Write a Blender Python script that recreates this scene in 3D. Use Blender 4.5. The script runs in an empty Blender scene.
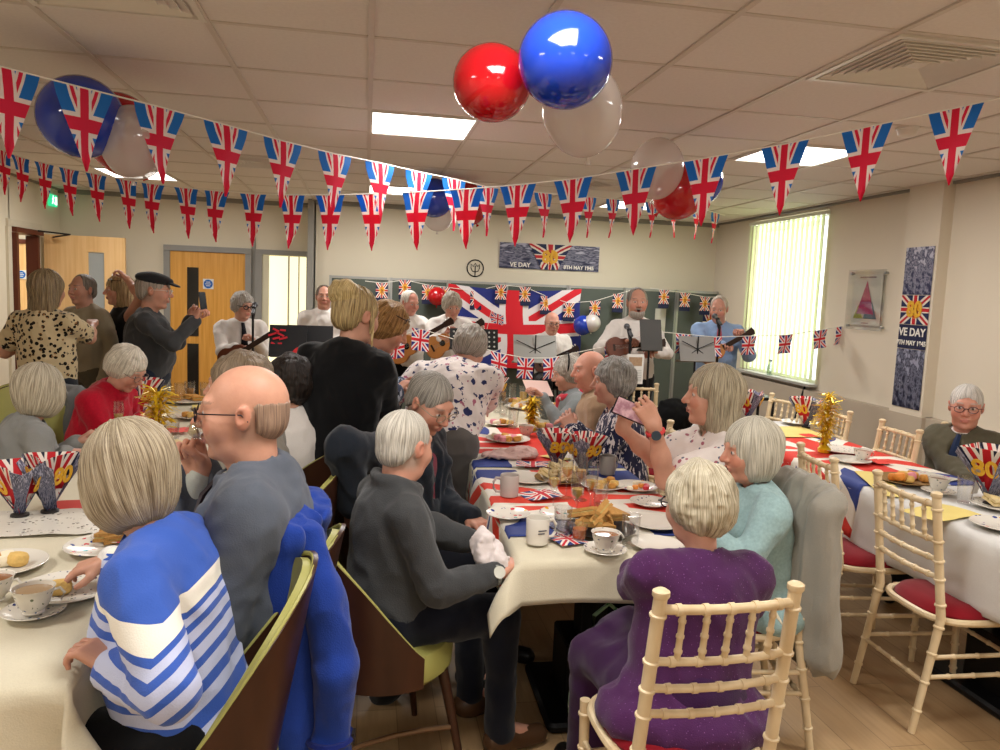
import bpy, math, random
import numpy as np
from mathutils import Matrix, Vector
random.seed(7)
PI = math.pi
S = bpy.context.scene
COL = S.collection
# ------------------------------------------------------------------ camera, world, lights, exposure
F, CX, CY, H = 770.0, 500.0, 375.0, 1.62
def unit(v):
    v = np.array(v, float); return v/np.linalg.norm(v)
def ray(x, y): return np.array([(x-CX)/F, -(y-CY)/F, -1.0])
Yc = unit(ray(366, 287)); v2 = ray(5047, 477)
Xc = unit(v2-Yc*np.dot(v2, Yc)); Zc = np.cross(Xc, Yc)
RC = np.array([Xc, Yc, Zc]); CAM = np.array([0, 0, H])
def at(x, y, Y): d = RC@ray(x, y); return CAM+d*Y/d[1]          # photo measurement -> point at depth Y
def az(x, y, z): d = RC@ray(x, y); return CAM+d*(z-H)/d[2]      # -> point on a level
def ax(x, y, X): d = RC@ray(x, y); return CAM+d*X/d[0]          # -> point on a side wall
cd = bpy.data.cameras.new('camera'); cam = bpy.data.objects.new('camera', cd); COL.objects.link(cam)
cd.sensor_width = 36; cd.sensor_fit = 'HORIZONTAL'; cd.lens = 36*F/1000; cd.clip_start = .05
cam.matrix_world = Matrix.Translation(CAM) @ Matrix(RC.tolist()).to_4x4()
S.camera = cam
S.view_settings.view_transform = 'Standard'; S.view_settings.look = 'None'
S.view_settings.gamma = 1; S.view_settings.use_curve_mapping = False
S.view_settings.exposure = 0.32
w = bpy.data.worlds.new('world'); S.world = w; w.use_nodes = True
bg = w.node_tree.nodes['Background']; bg.inputs[0].default_value = (.93, .97, 1, 1); bg.inputs[1].default_value = 2.0
CEIL = 2.6
LIGHT_W = 24.0
# ------------------------------------------------------------------ materials
def c(h, a=1):
    h = h.lstrip('#'); o = []
    for i in (0, 2, 4):
        v = int(h[i:i+2], 16)/255; o.append(v/12.92 if v < .04045 else ((v+.055)/1.055)**2.4)
    return (*o, a)
MC = {}
class E:                                                        # tiny expression wrapper over math nodes
    def __init__(s, nt, sock): s.nt = nt; s.k = sock
    def op(s, o, b=None, c_=None):
        n = s.nt.nodes.new('ShaderNodeMath'); n.operation = o; s.nt.links.new(s.k, n.inputs[0])
        for i, v in ((1, b), (2, c_)):
            if v is None: continue
            if isinstance(v, E): s.nt.links.new(v.k, n.inputs[i])
            else: n.inputs[i].default_value = v
        return E(s.nt, n.outputs[0])
    def __add__(s, b): return s.op('ADD', b)
    def __sub__(s, b): return s.op('SUBTRACT', b)
    def __mul__(s, b): return s.op('MULTIPLY', b)
    def __lt__(s, b): return s.op('LESS_THAN', b)
    def __gt__(s, b): return s.op('GREATER_THAN', b)
    def abs(s): return s.op('ABSOLUTE')
    def max(s, b): return s.op('MAXIMUM', b)
class Mt:
    def __init__(s, name, rough=.6, spec=.3):
        s.m = bpy.data.materials.new(name); s.m.use_nodes = True; s.nt = s.m.node_tree
        s.b = s.nt.nodes['Principled BSDF']; s.b.inputs['Roughness'].default_value = rough
        s.b.inputs['Specular IOR Level'].default_value = spec
    def new(s, t, **kw):
        n = s.nt.nodes.new(t)
        for k, v in kw.items(): setattr(n, k, v)
        return n
    def link(s, a, b): s.nt.links.new(a, b)
    def coord(s, kind='Object', scale=(1, 1, 1), rot=(0, 0, 0)):
        t = s.new('ShaderNodeTexCoord'); mp = s.new('ShaderNodeMapping')
        mp.inputs['Scale'].default_value = scale; mp.inputs['Rotation'].default_value = rot
        s.link(t.outputs[kind], mp.inputs[0]); return mp.outputs[0]
    def xyz(s, v):
        n = s.new('ShaderNodeSeparateXYZ'); s.link(v, n.inputs[0]); return [E(s.nt, o) for o in n.outputs]
    def noise(s, v, scale, detail=3):
        n = s.new('ShaderNodeTexNoise'); n.inputs['Scale'].default_value = scale; n.inputs['Detail'].default_value = detail
        s.link(v, n.inputs['Vector']); return n.outputs['Fac']
    def voro(s, v, scale, feature='F1', out='Distance'):
        n = s.new('ShaderNodeTexVoronoi', feature=feature); n.inputs['Scale'].default_value = scale
        s.link(v, n.inputs['Vector']); return n.outputs[out]
    def mix(s, f, a, b):
        n = s.new('ShaderNodeMix', data_type='RGBA')
        for i, v in ((0, f), (6, a), (7, b)):
            if isinstance(v, E): s.link(v.k, n.inputs[i])
            elif isinstance(v, (tuple, float, int)): n.inputs[i].default_value = v
            else: s.link(v, n.inputs[i])
        return n.outputs[2]
    def ramp(s, f, stops, interp='LINEAR'):
        n = s.new('ShaderNodeValToRGB'); s.link(f.k if isinstance(f, E) else f, n.inputs[0]); r = n.color_ramp
        r.interpolation = interp
        while len(r.elements) < len(stops): r.elements.new(.5)
        for e, (p, cc) in zip(r.elements, stops): e.position = p; e.color = cc
        return n.outputs[0]
    def color(s, v):
        if isinstance(v, tuple): s.b.inputs['Base Color'].default_value = v
        else: s.link(v, s.b.inputs['Base Color'])
        return s
    def bump(s, f, strength=.3, dist=.01):
        n = s.new('ShaderNodeBump'); n.inputs['Strength'].default_value = strength; n.inputs['Distance'].default_value = dist
        s.link(f.k if isinstance(f, E) else f, n.inputs['Height']); s.link(n.outputs[0], s.b.inputs['Normal']); return s
def plain(name, col, rough=.6, spec=.3, metal=0, var=.06, scale=8):
    if name in MC: return MC[name]
    m = Mt(name, rough, spec); co = m.coord(); f = m.noise(co, scale)
    a = tuple(max(0, x*(1-var)) for x in col[:3])+(1,); b = tuple(min(1, x*(1+var)) for x in col[:3])+(1,)
    m.color(m.mix(f, a, b)); m.b.inputs['Metallic'].default_value = metal
    if var >= .2 and not metal: m.bump(m.noise(co, scale*2, 4), .6, .01)
    MC[name] = m.m; return m.m
def fabric(name, col, kind='plain', rough=.9, col2=None, col3=None, scale=1.0, bump=.35):
    if name in MC: return MC[name]
    m = Mt(name, rough, .12); co = m.coord(); m.b.inputs['Sheen Weight'].default_value = .15
    f1 = m.noise(co, 5, 4); fine = m.noise(co, 260, 2)
    if kind == 'plain':
        a = tuple(x*.86 for x in col[:3])+(1,); b = tuple(min(1, x*1.12) for x in col[:3])+(1,)
        col_ = m.mix(f1, a, b); col_ = m.mix((E(m.nt, fine)*.35).k, col_, tuple(x*.6 for x in col[:3])+(1,))
    elif kind == 'knit':
        col_ = m.mix(m.noise(co, 90, 2), tuple(x*.75 for x in col[:3])+(1,), tuple(min(1, x*1.25) for x in col[:3])+(1,))
    elif kind == 'sequin':
        v = E(m.nt, m.voro(co, 110)) < .12
        col_ = m.mix(v.k, m.mix(f1, tuple(x*.8 for x in col[:3])+(1,), col), col2)
    elif kind == 'floral':
        n1 = E(m.nt, m.noise(co, 17*scale, 4)); n2 = E(m.nt, m.noise(m.coord(rot=(1, 2, 3)), 13*scale, 4))
        col_ = m.mix(((n1 > .6)*1.0).k, col, col2); col_ = m.mix((n2 > .64).k, col_, col3)
    elif kind == 'sprig':
        v = E(m.nt, m.voro(co, 22*scale)) < .22; v2 = E(m.nt, m.voro(m.coord(rot=(.5, 1, 0)), 26*scale)) < .17
        col_ = m.mix(v.k, col, col2); col_ = m.mix(v2.k, col_, col3)
    elif kind == 'leopard':
        n1 = E(m.nt, m.voro(co, 30*scale, 'F1')); n2 = E(m.nt, m.noise(co, 34*scale, 2))
        base = m.mix((n1 < .3).k, col, col3); col_ = m.mix((((n1 < .42)*(n2 > .43))).k, base, col2)
    elif kind == 'streak':
        n1 = E(m.nt, m.noise(m.coord(scale=(55*scale, 55*scale, 18*scale), rot=(.5, .3, 0)), 1, 3))
        col_ = m.mix((n1 > .56).k, col, col2); n3 = E(m.nt, m.noise(m.coord(scale=(60, 60, 25), rot=(-.6, .5, 1)), 1, 2))
        col_ = m.mix((n3 > .66).k, col_, col3)
    elif kind == 'stripes':                                     # blue knit: plain yoke, white band, then widening pale stripes
        x, y, z = m.xyz(co)
        t = z - .06 + (y+.03).op('MINIMUM', 0.0)*.8
        col_ = m.ramp((t-.45)*1.0, [(0, col), (.02, col), (.03, col2), (.055, col2), (.06, col), (.10, col), (.105, col2), (.135, col2), (.14, col), (.165, col), (.17, col2), (.2, col2), (.205, col), (.225, col), (.23, col2), (.255, col2), (.26, col), (.275, col), (.28, col2), (.30, col2), (.305, col), (.32, col), (.325, col2), (.34, col2), (.345, col), (.36, col), (.362, col3), (.405, col3), (.407, col), (1, col)][:32], 'CONSTANT')
    m.color(col_)
    m.bump((E(m.nt, f1)*.6+E(m.nt, fine)*.5).k, bump, .006)
    MC[name] = m.m; return m.m
def hairmat(name, col, col2):
    if name in MC: return MC[name]
    m = Mt(name, .48, .35); co = m.coord(); x, y, z = m.xyz(co)
    th = x.op('ARCTAN2', y+.02); cb = m.new('ShaderNodeCombineXYZ')
    m.link((th*26).k, cb.inputs[0]); m.link((z*7).k, cb.inputs[1]); m.link((y*5).k, cb.inputs[2])
    f = m.noise(cb.outputs[0], 1.6, 5)
    m.color(m.ramp(f, [(.25, tuple(q*.5 for q in col2[:3])+(1,)), (.42, col2), (.55, col), (.75, tuple(min(1, q*1.25) for q in col[:3])+(1,))]))
    m.bump(f, .55, .012); MC[name] = m.m; return m.m
def skinmat():
    if 'skin' in MC: return MC['skin']
    m = Mt('skin', .5, .35); a = m.new('ShaderNodeVertexColor', layer_name='Col'); co = m.coord()
    f = m.noise(co, 45, 4)
    m.color(m.mix(((E(m.nt, f)-.4)*.5).k, a.outputs[0], (.42, .17, .12, 1)))
    m.b.inputs['Subsurface Weight'].default_value = .08; m.b.inputs['Subsurface Radius'].default_value = (.02, .008, .004)
    m.b.inputs['Subsurface Scale'].default_value = .5
    m.bump(m.noise(co, 120, 3), .12, .004); MC['skin'] = m.m; return m.m
def glassmat(name='clear_glass', col=(1, 1, 1, 1), alpha=.42, rough=.03):
    if name in MC: return MC[name]
    m = Mt(name, rough, .6); t = m.new('ShaderNodeBsdfTransparent'); t.inputs[0].default_value = (.97*col[0], .97*col[1], .97*col[2], 1); g = m.new('ShaderNodeBsdfGlossy'); g.inputs['Roughness'].default_value = rough+.03
    fr = m.new('ShaderNodeLayerWeight'); fr.inputs[0].default_value = .5; mx = m.new('ShaderNodeMixShader'); m.link((E(m.nt, fr.outputs['Facing']).op('POWER', 2.5)*.5+alpha*.2).k, mx.inputs[0]); m.link(t.outputs[0], mx.inputs[1]); m.link(g.outputs[0], mx.inputs[2]); m.link(mx.outputs[0], m.nt.nodes['Material Output'].inputs[0])
    MC[name] = m.m; return m.m
def emit(name, col, strength):
    if name in MC: return MC[name]
    m = Mt(name); m.color(col); m.b.inputs['Emission Color'].default_value = col; m.b.inputs['Emission Strength'].default_value = strength
    MC[name] = m.m; return m.m
RED, WHT, BLU = c('#c8102e'), c('#ece6e0'), c('#1b3f8b')
def ujmat(name, k=1.0, blue=BLU, red=RED, white=WHT, trans=.0, w1=.12, w2=.2, coord='UV', gold=False, wob=0, dw=(.3, .11)):
    """union flag drawn from the surface's own UVs (centre .5,.5)"""
    if name in MC: return MC[name]
    m = Mt(name, .6, .25); x, y, z = m.xyz(m.coord(coord))
    if wob:
        n = E(m.nt, m.noise(m.coord(coord), 3, 2))-.5; x = x+n*wob; y = y+n*wob
    x = x*2-1; y = y*2-1
    d1 = (y-x*k).abs(); d2 = (y+x*k).abs(); d = d1.op('MINIMUM', d2); q = math.sqrt(1+k*k)/1.414
    col = m.mix((d < dw[0]*q).k, blue, white); col = m.mix((d < dw[1]*q).k, col, red)
    cr = x.abs().op('MINIMUM', y.abs()); col = m.mix((cr < w2).k, col, white); col = m.mix((cr < w1).k, col, red)
    if gold:
        n = E(m.nt, m.noise(m.coord('UV'), 9, 3)); r = (x*x*1.3+y*y)
        col = m.mix(((r < .35)*(n > .45)).k, col, c('#d89a28')); col = m.mix(((r < .12)*(n < .5)).k, col, c('#7a3a1a'))
    m.color(col)
    if trans:
        t = m.new('ShaderNodeBsdfTranslucent'); m.link(col, t.inputs[0]); mx = m.new('ShaderNodeMixShader'); mx.inputs[0].default_value = trans
        m.link(m.b.outputs[0], mx.inputs[1]); m.link(t.outputs[0], mx.inputs[2]); m.link(mx.outputs[0], m.nt.nodes['Material Output'].inputs[0])
    MC[name] = m.m; return m.m
def photomat(name, a, b, sc=9):
    if name in MC: return MC[name]
    m = Mt(name, .5, .3); co = m.coord('UV', (sc, sc, 1)); f = m.noise(co, 1, 6); x, y, z = m.xyz(m.coord('UV'))
    m.color(m.ramp((E(m.nt, f)+(y-.5)*.25).k, [(.34, a), (.5, tuple((p+q)/2 for p, q in zip(a, b))), (.56, a), (.68, b)]))
    MC[name] = m.m; return m.m
# ------------------------------------------------------------------ mesh tools
def tagit(o, label=None, cat=None, group=None, kind=None):
    for k, v in (('label', label), ('category', cat), ('group', group), ('kind', kind)):
        if v: o[k] = v
    return o
def empty(name, loc, rz=0, label=None, cat=None, group=None):
    o = bpy.data.objects.new(name, None); o.empty_display_size = .05; COL.objects.link(o)
    o.location = [float(q) for q in loc]; o.rotation_euler = (0, 0, rz); return tagit(o, label, cat, group)
def copy_tree(o, parent=None):
    n = o.copy(); COL.objects.link(n)
    if parent is not None: n.parent = parent
    for ch in list(o.children): copy_tree(ch, n)
    return n
def frame(d, up=(0, 0, 1)):
    z = unit(d); u = np.array(up, float)
    if abs(np.dot(z, u)) > .98: u = np.array([1., 0, 0])
    x = unit(np.cross(u, z)); return np.array([x, np.cross(z, x), z]).T
class MB:
    def __init__(s): s.v = []; s.f = []; s.uv = {}; s.mi = []; s.cur = 0
    def add(s, vs, fs):
        o = len(s.v); s.v += [tuple(float(q) for q in v) for v in vs]
        for f in fs: s.f.append(tuple(i+o for i in f)); s.mi.append(s.cur)
        return s
    def box(s, c0, sz, R=None, taper=1.0):
        c0 = np.array(c0, float); hx, hy, hz = [q/2 for q in sz]; vs = []
        for z in (-1, 1):
            t = taper if z < 0 else 1
            for x, y in ((-1, -1), (1, -1), (1, 1), (-1, 1)):
                p = np.array([x*hx*t, y*hy*t, z*hz]); p = R@p if R is not None else p; vs.append(c0+p)
        return s.add(vs, [(3, 2, 1, 0), (4, 5, 6, 7), (0, 1, 5, 4), (1, 2, 6, 5), (2, 3, 7, 6), (3, 0, 4, 7)])
    def rbox(s, c0, sz, r=.01, R=None):
        """box with rounded vertical corners and softened rims"""
        c0 = np.array(c0, float); hx, hy, hz = [q/2 for q in sz]; r = min(r, hx, hy); n = 4
        def ring(ins, z):
            o = []
            for cxs, cys, a0 in ((1, 1, 0), (-1, 1, 90), (-1, -1, 180), (1, -1, 270)):
                for i in range(n+1):
                    a = math.radians(a0+90*i/n); o.append((cxs*(hx-r)+(r-ins)*math.cos(a), cys*(hy-r)+(r-ins)*math.sin(a), z))
            return o
        e = min(r*.4, hz*.8); rings = [ring(e, -hz), ring(0, -hz+e), ring(0, hz-e), ring(e, hz)]
        m = len(rings[0]); vs = [p for q in rings for p in q]; fs = [tuple(range(m))[::-1], tuple(range(3*m, 4*m))]
        for k in range(3):
            for i in range(m): j = (i+1) % m; fs.append((k*m+i, k*m+j, (k+1)*m+j, (k+1)*m+i))
        if R is not None: vs = [R@np.array(p) for p in vs]
        return s.add([c0+np.array(p) for p in vs], fs)
    def lathe(s, prof, c0=(0, 0, 0), n=20, R=None, sx=1, sy=1, cap=True):
        c0 = np.array(c0, float); vs = []; fs = []
        for r, z in prof:
            for i in range(n):
                a = 2*PI*i/n; p = np.array([r*math.cos(a)*sx, r*math.sin(a)*sy, z]); vs.append(c0+(R@p if R is not None else p))
        for k in range(len(prof)-1):
            for i in range(n): j = (i+1) % n; fs.append((k*n+i, k*n+j, (k+1)*n+j, (k+1)*n+i))
        if cap: fs.append(tuple(range(n))[::-1]); fs.append(tuple(range((len(prof)-1)*n, len(prof)*n)))
        return s.add(vs, fs)
    def rod(s, a, b, ra, rb=None, n=10, rings=None, up=(0, 0, 1)):
        a = np.array(a, float); b = np.array(b, float); L = np.linalg.norm(b-a); R = frame(b-a, up); rb = ra if rb is None else rb
        prof = [(ra, 0)]
        for t in (rings or []):
            r = ra+(rb-ra)*t; prof += [(r, t*L-.006), (r*1.28, t*L-.003), (r*1.28, t*L+.003), (r, t*L+.006)]
        prof.append((rb, L)); return s.lathe(prof, a, n, R)
    def tube(s, pts, r, n=8, closed=False):
        pts = [np.array(p, float) for p in pts]; m = len(pts); rs = r if isinstance(r, (list, tuple)) else [r]*m; vs = []; fs = []; up = np.array([0, 0, 1.])
        for i, p in enumerate(pts):
            d = (pts[(i+1) % m]-pts[i-1]) if (closed or 0 < i < m-1) else (pts[1]-pts[0] if i == 0 else pts[-1]-pts[-2])
            Fm = frame(d, up)
            for k in range(n):
                a = 2*PI*k/n; vs.append(p+Fm@np.array([math.cos(a)*rs[i], math.sin(a)*rs[i], 0]))
        for i in range(m if closed else m-1):
            for k in range(n): fs.append((i*n+k, i*n+(k+1) % n, ((i+1) % m)*n+(k+1) % n, ((i+1) % m)*n+k))
        if not closed: fs += [tuple(range(n))[::-1], tuple(range((m-1)*n, m*n))]
        return s.add(vs, fs)
    def ell(s, c0, r, n=14, R=None, bump=0):
        c0 = np.array(c0, float); vs = []; fs = []; m = n//2+1
        for k in range(m):
            ph = PI*(k+.001)/(m-1+.002)
            for i in range(n):
                a = 2*PI*i/n; q = 1+bump*(random.random()-.5) if bump else 1
                p = np.array([r[0]*math.sin(ph)*math.cos(a), r[1]*math.sin(ph)*math.sin(a), -r[2]*math.cos(ph)])*q; vs.append(c0+(R@p if R is not None else p))
        for k in range(m-1):
            for i in range(n): j = (i+1) % n; fs.append((k*n+i, k*n+j, (k+1)*n+j, (k+1)*n+i))
        fs += [tuple(range(n))[::-1], tuple(range((m-1)*n, m*n))]
        return s.add(vs, fs)
    def prism(s, poly, h, c0=(0, 0, 0), R=None):
        """outline in local xy extruded by h along local z"""
        c0 = np.array(c0, float); n = len(poly); vs = []
        for z in (0, h):
            for x, y in poly:
                p = np.array([x, y, z], float); vs.append(c0+(R@p if R is not None else p))
        fs = [tuple(range(n))[::-1], tuple(range(n, 2*n))]+[(i, (i+1) % n, n+(i+1) % n, n+i) for i in range(n)]
        return s.add(vs, fs)
    def sheet(s, P, th=0):
        """P[i][j] grid of points; uv from grid; optional thickness"""
        m, n = len(P), len(P[0]); o = len(s.v); A = np.array(P, float)
        s.v += [tuple(p) for p in A.reshape(-1, 3)]
        for i in range(m):
            for j in range(n): s.uv[o+i*n+j] = (i/(m-1), j/(n-1))
        for i in range(m-1):
            for j in range(n-1): s.f.append((o+i*n+j, o+(i+1)*n+j, o+(i+1)*n+j+1, o+i*n+j+1)); s.mi.append(s.cur)
        if th:
            gu = np.gradient(A, axis=0); gv = np.gradient(A, axis=1); N = np.cross(gu, gv); N /= (np.linalg.norm(N, axis=2, keepdims=True)+1e-9)
            B = A-N*th; o2 = len(s.v); s.v += [tuple(p) for p in B.reshape(-1, 3)]
            for i in range(m):
                for j in range(n): s.uv[o2+i*n+j] = (i/(m-1), j/(n-1))
            for i in range(m-1):
                for j in range(n-1): s.f.append((o2+i*n+j, o2+i*n+j+1, o2+(i+1)*n+j+1, o2+(i+1)*n+j)); s.mi.append(s.cur)
            bd = [(i, 0) for i in range(m)]+[(m-1, j) for j in range(1, n)]+[(i, n-1) for i in range(m-2, -1, -1)]+[(0, j) for j in range(n-2, 0, -1)]
            for a, b in zip(bd, bd[1:]+bd[:1]):
                ia, ib = a[0]*n+a[1], b[0]*n+b[1]; s.f.append((o+ib, o+ia, o2+ia, o2+ib)); s.mi.append(s.cur)
        return s
    def build(s, name, mat, parent=None, smooth=False, **tags):
        me = bpy.data.meshes.new(name); me.from_pydata(s.v, [], s.f)
        mats = mat if isinstance(mat, (list, tuple)) else [mat]
        for m in mats: me.materials.append(m)
        if len(mats) > 1: me.polygons.foreach_set('material_index', s.mi)
        if s.uv:
            l = me.uv_layers.new(name='UVMap'); idx = np.zeros(len(me.loops), int); me.loops.foreach_get('vertex_index', idx)
            uv = np.array([s.uv.get(int(i), (0, 0)) for i in idx], np.float32); l.data.foreach_set('uv', uv.ravel())
        if smooth:
            me.polygons.foreach_set('use_smooth', [True]*len(me.polygons))
            if smooth != 'full':
                try: me.set_sharp_from_angle(angle=math.radians(40))
                except Exception: pass
        me.update(); o = bpy.data.objects.new(name, me); COL.objects.link(o)
        if parent is not None: o.parent = parent
        return tagit(o, **tags)
def text(name, body, size, mat, loc, R, parent=None, ext=.001, sx=1.0, bold=0):
    cu = bpy.data.curves.new(name, 'FONT'); cu.body = body; cu.size = size; cu.align_x = 'CENTER'; cu.align_y = 'CENTER'; cu.extrude = ext; cu.offset = bold
    cu.materials.append(mat); o = bpy.data.objects.new(name, cu); COL.objects.link(o)
    M = Matrix(np.array(R).tolist()).to_4x4(); M = Matrix.Translation([float(q) for q in loc])@M@Matrix.Diagonal((sx, 1, 1, 1))
    me = bpy.data.meshes.new_from_object(o); me.name = name; bpy.data.objects.remove(o); o = bpy.data.objects.new(name, me); COL.objects.link(o)
    if parent is not None: o.parent = parent
    o.matrix_local = M; return o
# ------------------------------------------------------------------ signed-distance figures
f32 = np.float32
_rs = np.random.RandomState(3); _T = _rs.rand(32, 32, 32).astype(f32)
def vnoise(x, y, z):
    xi, yi, zi = np.floor(x).astype(np.int32), np.floor(y).astype(np.int32), np.floor(z).astype(np.int32)
    fx, fy, fz = x-xi, y-yi, z-zi; fx = fx*fx*(3-2*fx); fy = fy*fy*(3-2*fy); fz = fz*fz*(3-2*fz); o = 0
    for dx in (0, 1):
        for dy in (0, 1):
            for dz in (0, 1):
                o = o+_T[(xi+dx) & 31, (yi+dy) & 31, (zi+dz) & 31]*(fx if dx else 1-fx)*(fy if dy else 1-fy)*(fz if dz else 1-fz)
    return o-.5
def p_cap(a, b, ra, rb=None): return ('cap', np.array(a, float), np.array(b, float), ra, ra if rb is None else rb)
def p_ell(c0, r, R=None): return ('ell', np.array(c0, float), np.array(r, float), np.eye(3) if R is None else R)
def p_tor(c0, R_, r_, R=None, sy=1.0): return ('tor', np.array(c0, float), (R_, r_, sy), np.eye(3) if R is None else R)
def p_half(c0, n): return ('half', np.array(c0, float), unit(n))
def xf(prims, R, t, s=1.0):
    """move a list of (op,k,prim) from a local frame to the parent frame"""
    out = []
    for op, k, p in prims:
        if p[0] == 'cap': q = ('cap', R@(p[1]*s)+t, R@(p[2]*s)+t, p[3]*s, p[4]*s)
        elif p[0] == 'ell': q = ('ell', R@(p[1]*s)+t, p[2]*s, R@p[3])
        elif p[0] == 'tor': q = ('tor', R@(p[1]*s)+t, (p[2][0]*s, p[2][1]*s, p[2][2]), R@p[3])
        elif p[0] == 'half': q = ('half', R@(p[1]*s)+t, R@p[2])
        out.append((op, k*s, q))
    return out
def ev(p, X, Y, Z):
    t = p[0]
    if t == 'cap':
        a, b = p[1], p[2]; ba = b-a; L = float(ba@ba)+1e-12; px_, py_, pz_ = X-f32(a[0]), Y-f32(a[1]), Z-f32(a[2])
        h = np.clip((px_*f32(ba[0])+py_*f32(ba[1])+pz_*f32(ba[2]))/f32(L), 0, 1)
        return np.sqrt((px_-h*f32(ba[0]))**2+(py_-h*f32(ba[1]))**2+(pz_-h*f32(ba[2]))**2)-(f32(p[3])+h*f32(p[4]-p[3]))
    if t == 'half': return (X-f32(p[1][0]))*f32(p[2][0])+(Y-f32(p[1][1]))*f32(p[2][1])+(Z-f32(p[1][2]))*f32(p[2][2])
    Rm = p[3]; x, y, z = X-f32(p[1][0]), Y-f32(p[1][1]), Z-f32(p[1][2])
    u = x*f32(Rm[0, 0])+y*f32(Rm[1, 0])+z*f32(Rm[2, 0]); v = x*f32(Rm[0, 1])+y*f32(Rm[1, 1])+z*f32(Rm[2, 1]); q = x*f32(Rm[0, 2])+y*f32(Rm[1, 2])+z*f32(Rm[2, 2])
    if t == 'tor':
        R_, r_, sy = p[2]; return np.sqrt((np.sqrt(u*u+(v/f32(sy))**2)-f32(R_))**2+q*q)-f32(r_)
    r = p[2]; k0 = np.sqrt((u/f32(r[0]))**2+(v/f32(r[1]))**2+(q/f32(r[2]))**2); k1 = np.sqrt((u/f32(r[0]**2))**2+(v/f32(r[1]**2))**2+(q/f32(r[2]**2))**2)+f32(1e-6)
    return k0*(k0-1)/k1
def bounds(prims):
    lo, hi = [], []
    for op, k, p in prims:
        if op != 'u': continue
        if p[0] == 'cap': r = max(p[3], p[4]); lo.append(np.minimum(p[1], p[2])-r); hi.append(np.maximum(p[1], p[2])+r)
        elif p[0] == 'ell': e = np.sqrt(((p[3]*p[2])**2).sum(1)); lo.append(p[1]-e); hi.append(p[1]+e)
        elif p[0] == 'tor': e = p[2][0]*max(1, p[2][2])+p[2][1]; lo.append(p[1]-e); hi.append(p[1]+e)
    return np.min(lo, 0), np.max(hi, 0)
CO = [(i, j, k) for i in (0, 1) for j in (0, 1) for k in (0, 1)]
EG = [(a, b) for a in range(8) for b in range(a+1, 8) if sum(abs(CO[a][q]-CO[b][q]) for q in range(3)) == 1]
def nets(prims, h, pad=.012, disp=None, R=None):
    """smooth-union field -> closed quad surface. R: grid orientation"""
    if R is not None: prims = xf(prims, R.T, np.zeros(3))
    lo, hi = bounds(prims); lo = lo-pad-h; hi = hi+pad+h
    n = np.maximum(np.ceil((hi-lo)/h).astype(int)+1, 4)
    X, Y, Z = np.meshgrid(*[(lo[i]+h*np.arange(n[i])).astype(f32) for i in range(3)], indexing='ij')
    D = None
    for op, k, p in prims:
        d = ev(p, X, Y, Z)
        if op == 'u':
            if D is None: D = d
            elif k > 0: q = np.maximum(k-np.abs(D-d), 0)/f32(k); D = np.minimum(D, d)-q*q*f32(k*.25)
            else: D = np.minimum(D, d)
        elif op == 's':
            d = -d
            if k > 0: q = np.maximum(k-np.abs(D-d), 0)/f32(k); D = np.maximum(D, d)+q*q*f32(k*.25)
            else: D = np.maximum(D, d)
        elif op == 'i': D = np.maximum(D, d)
    if disp is not None:
        W = np.stack([X, Y, Z], -1)
        if R is not None: W = W@R.T.astype(f32)
        D = D+disp(W[..., 0], W[..., 1], W[..., 2])
    D[0] = D[-1] = 1; D[:, 0] = D[:, -1] = 1; D[:, :, 0] = D[:, :, -1] = 1
    s = D < 0; cnt = sum(s[i:n[0]-1+i, j:n[1]-1+j, k:n[2]-1+k].astype(np.int8) for i, j, k in CO)
    A = np.argwhere((cnt > 0) & (cnt < 8))
    if len(A) == 0: return np.zeros((0, 3)), np.zeros((0, 4), int)
    cv = np.stack([D[A[:, 0]+i, A[:, 1]+j, A[:, 2]+k] for i, j, k in CO], 1); P = np.zeros((len(A), 3)); Cn = np.zeros(len(A))
    for a, b in EG:
        m = (cv[:, a] < 0) != (cv[:, b] < 0); t = np.where(m, cv[:, a]/(cv[:, a]-cv[:, b]+1e-12), 0)
        for q in range(3): P[:, q] += np.where(m, CO[a][q]+t*(CO[b][q]-CO[a][q]), 0)
        Cn += m
    P = lo+h*(A+P/Cn[:, None]); I = -np.ones(n-1, int); I[A[:, 0], A[:, 1], A[:, 2]] = np.arange(len(A)); fs = []
    for axn in range(3):
        s0 = s.take(range(n[axn]-1), axn); s1 = s.take(range(1, n[axn]), axn); e = np.argwhere(s0 != s1); u, v = [(1, 2), (2, 0), (0, 1)][axn]
        e = e[(e[:, u] > 0) & (e[:, v] > 0) & (e[:, u] < n[u]-1) & (e[:, v] < n[v]-1)]
        def g(du, dv): q = e.copy(); q[:, u] += du; q[:, v] += dv; return I[q[:, 0], q[:, 1], q[:, 2]]
        Q = np.stack([g(-1, -1), g(0, -1), g(0, 0), g(-1, 0)], 1); fl = s0[e[:, 0], e[:, 1], e[:, 2]]; Q[~fl] = Q[~fl][:, ::-1]; fs.append(Q)
    Fq = np.concatenate(fs)
    if R is not None: P = P@R.T
    return P, Fq
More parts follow.
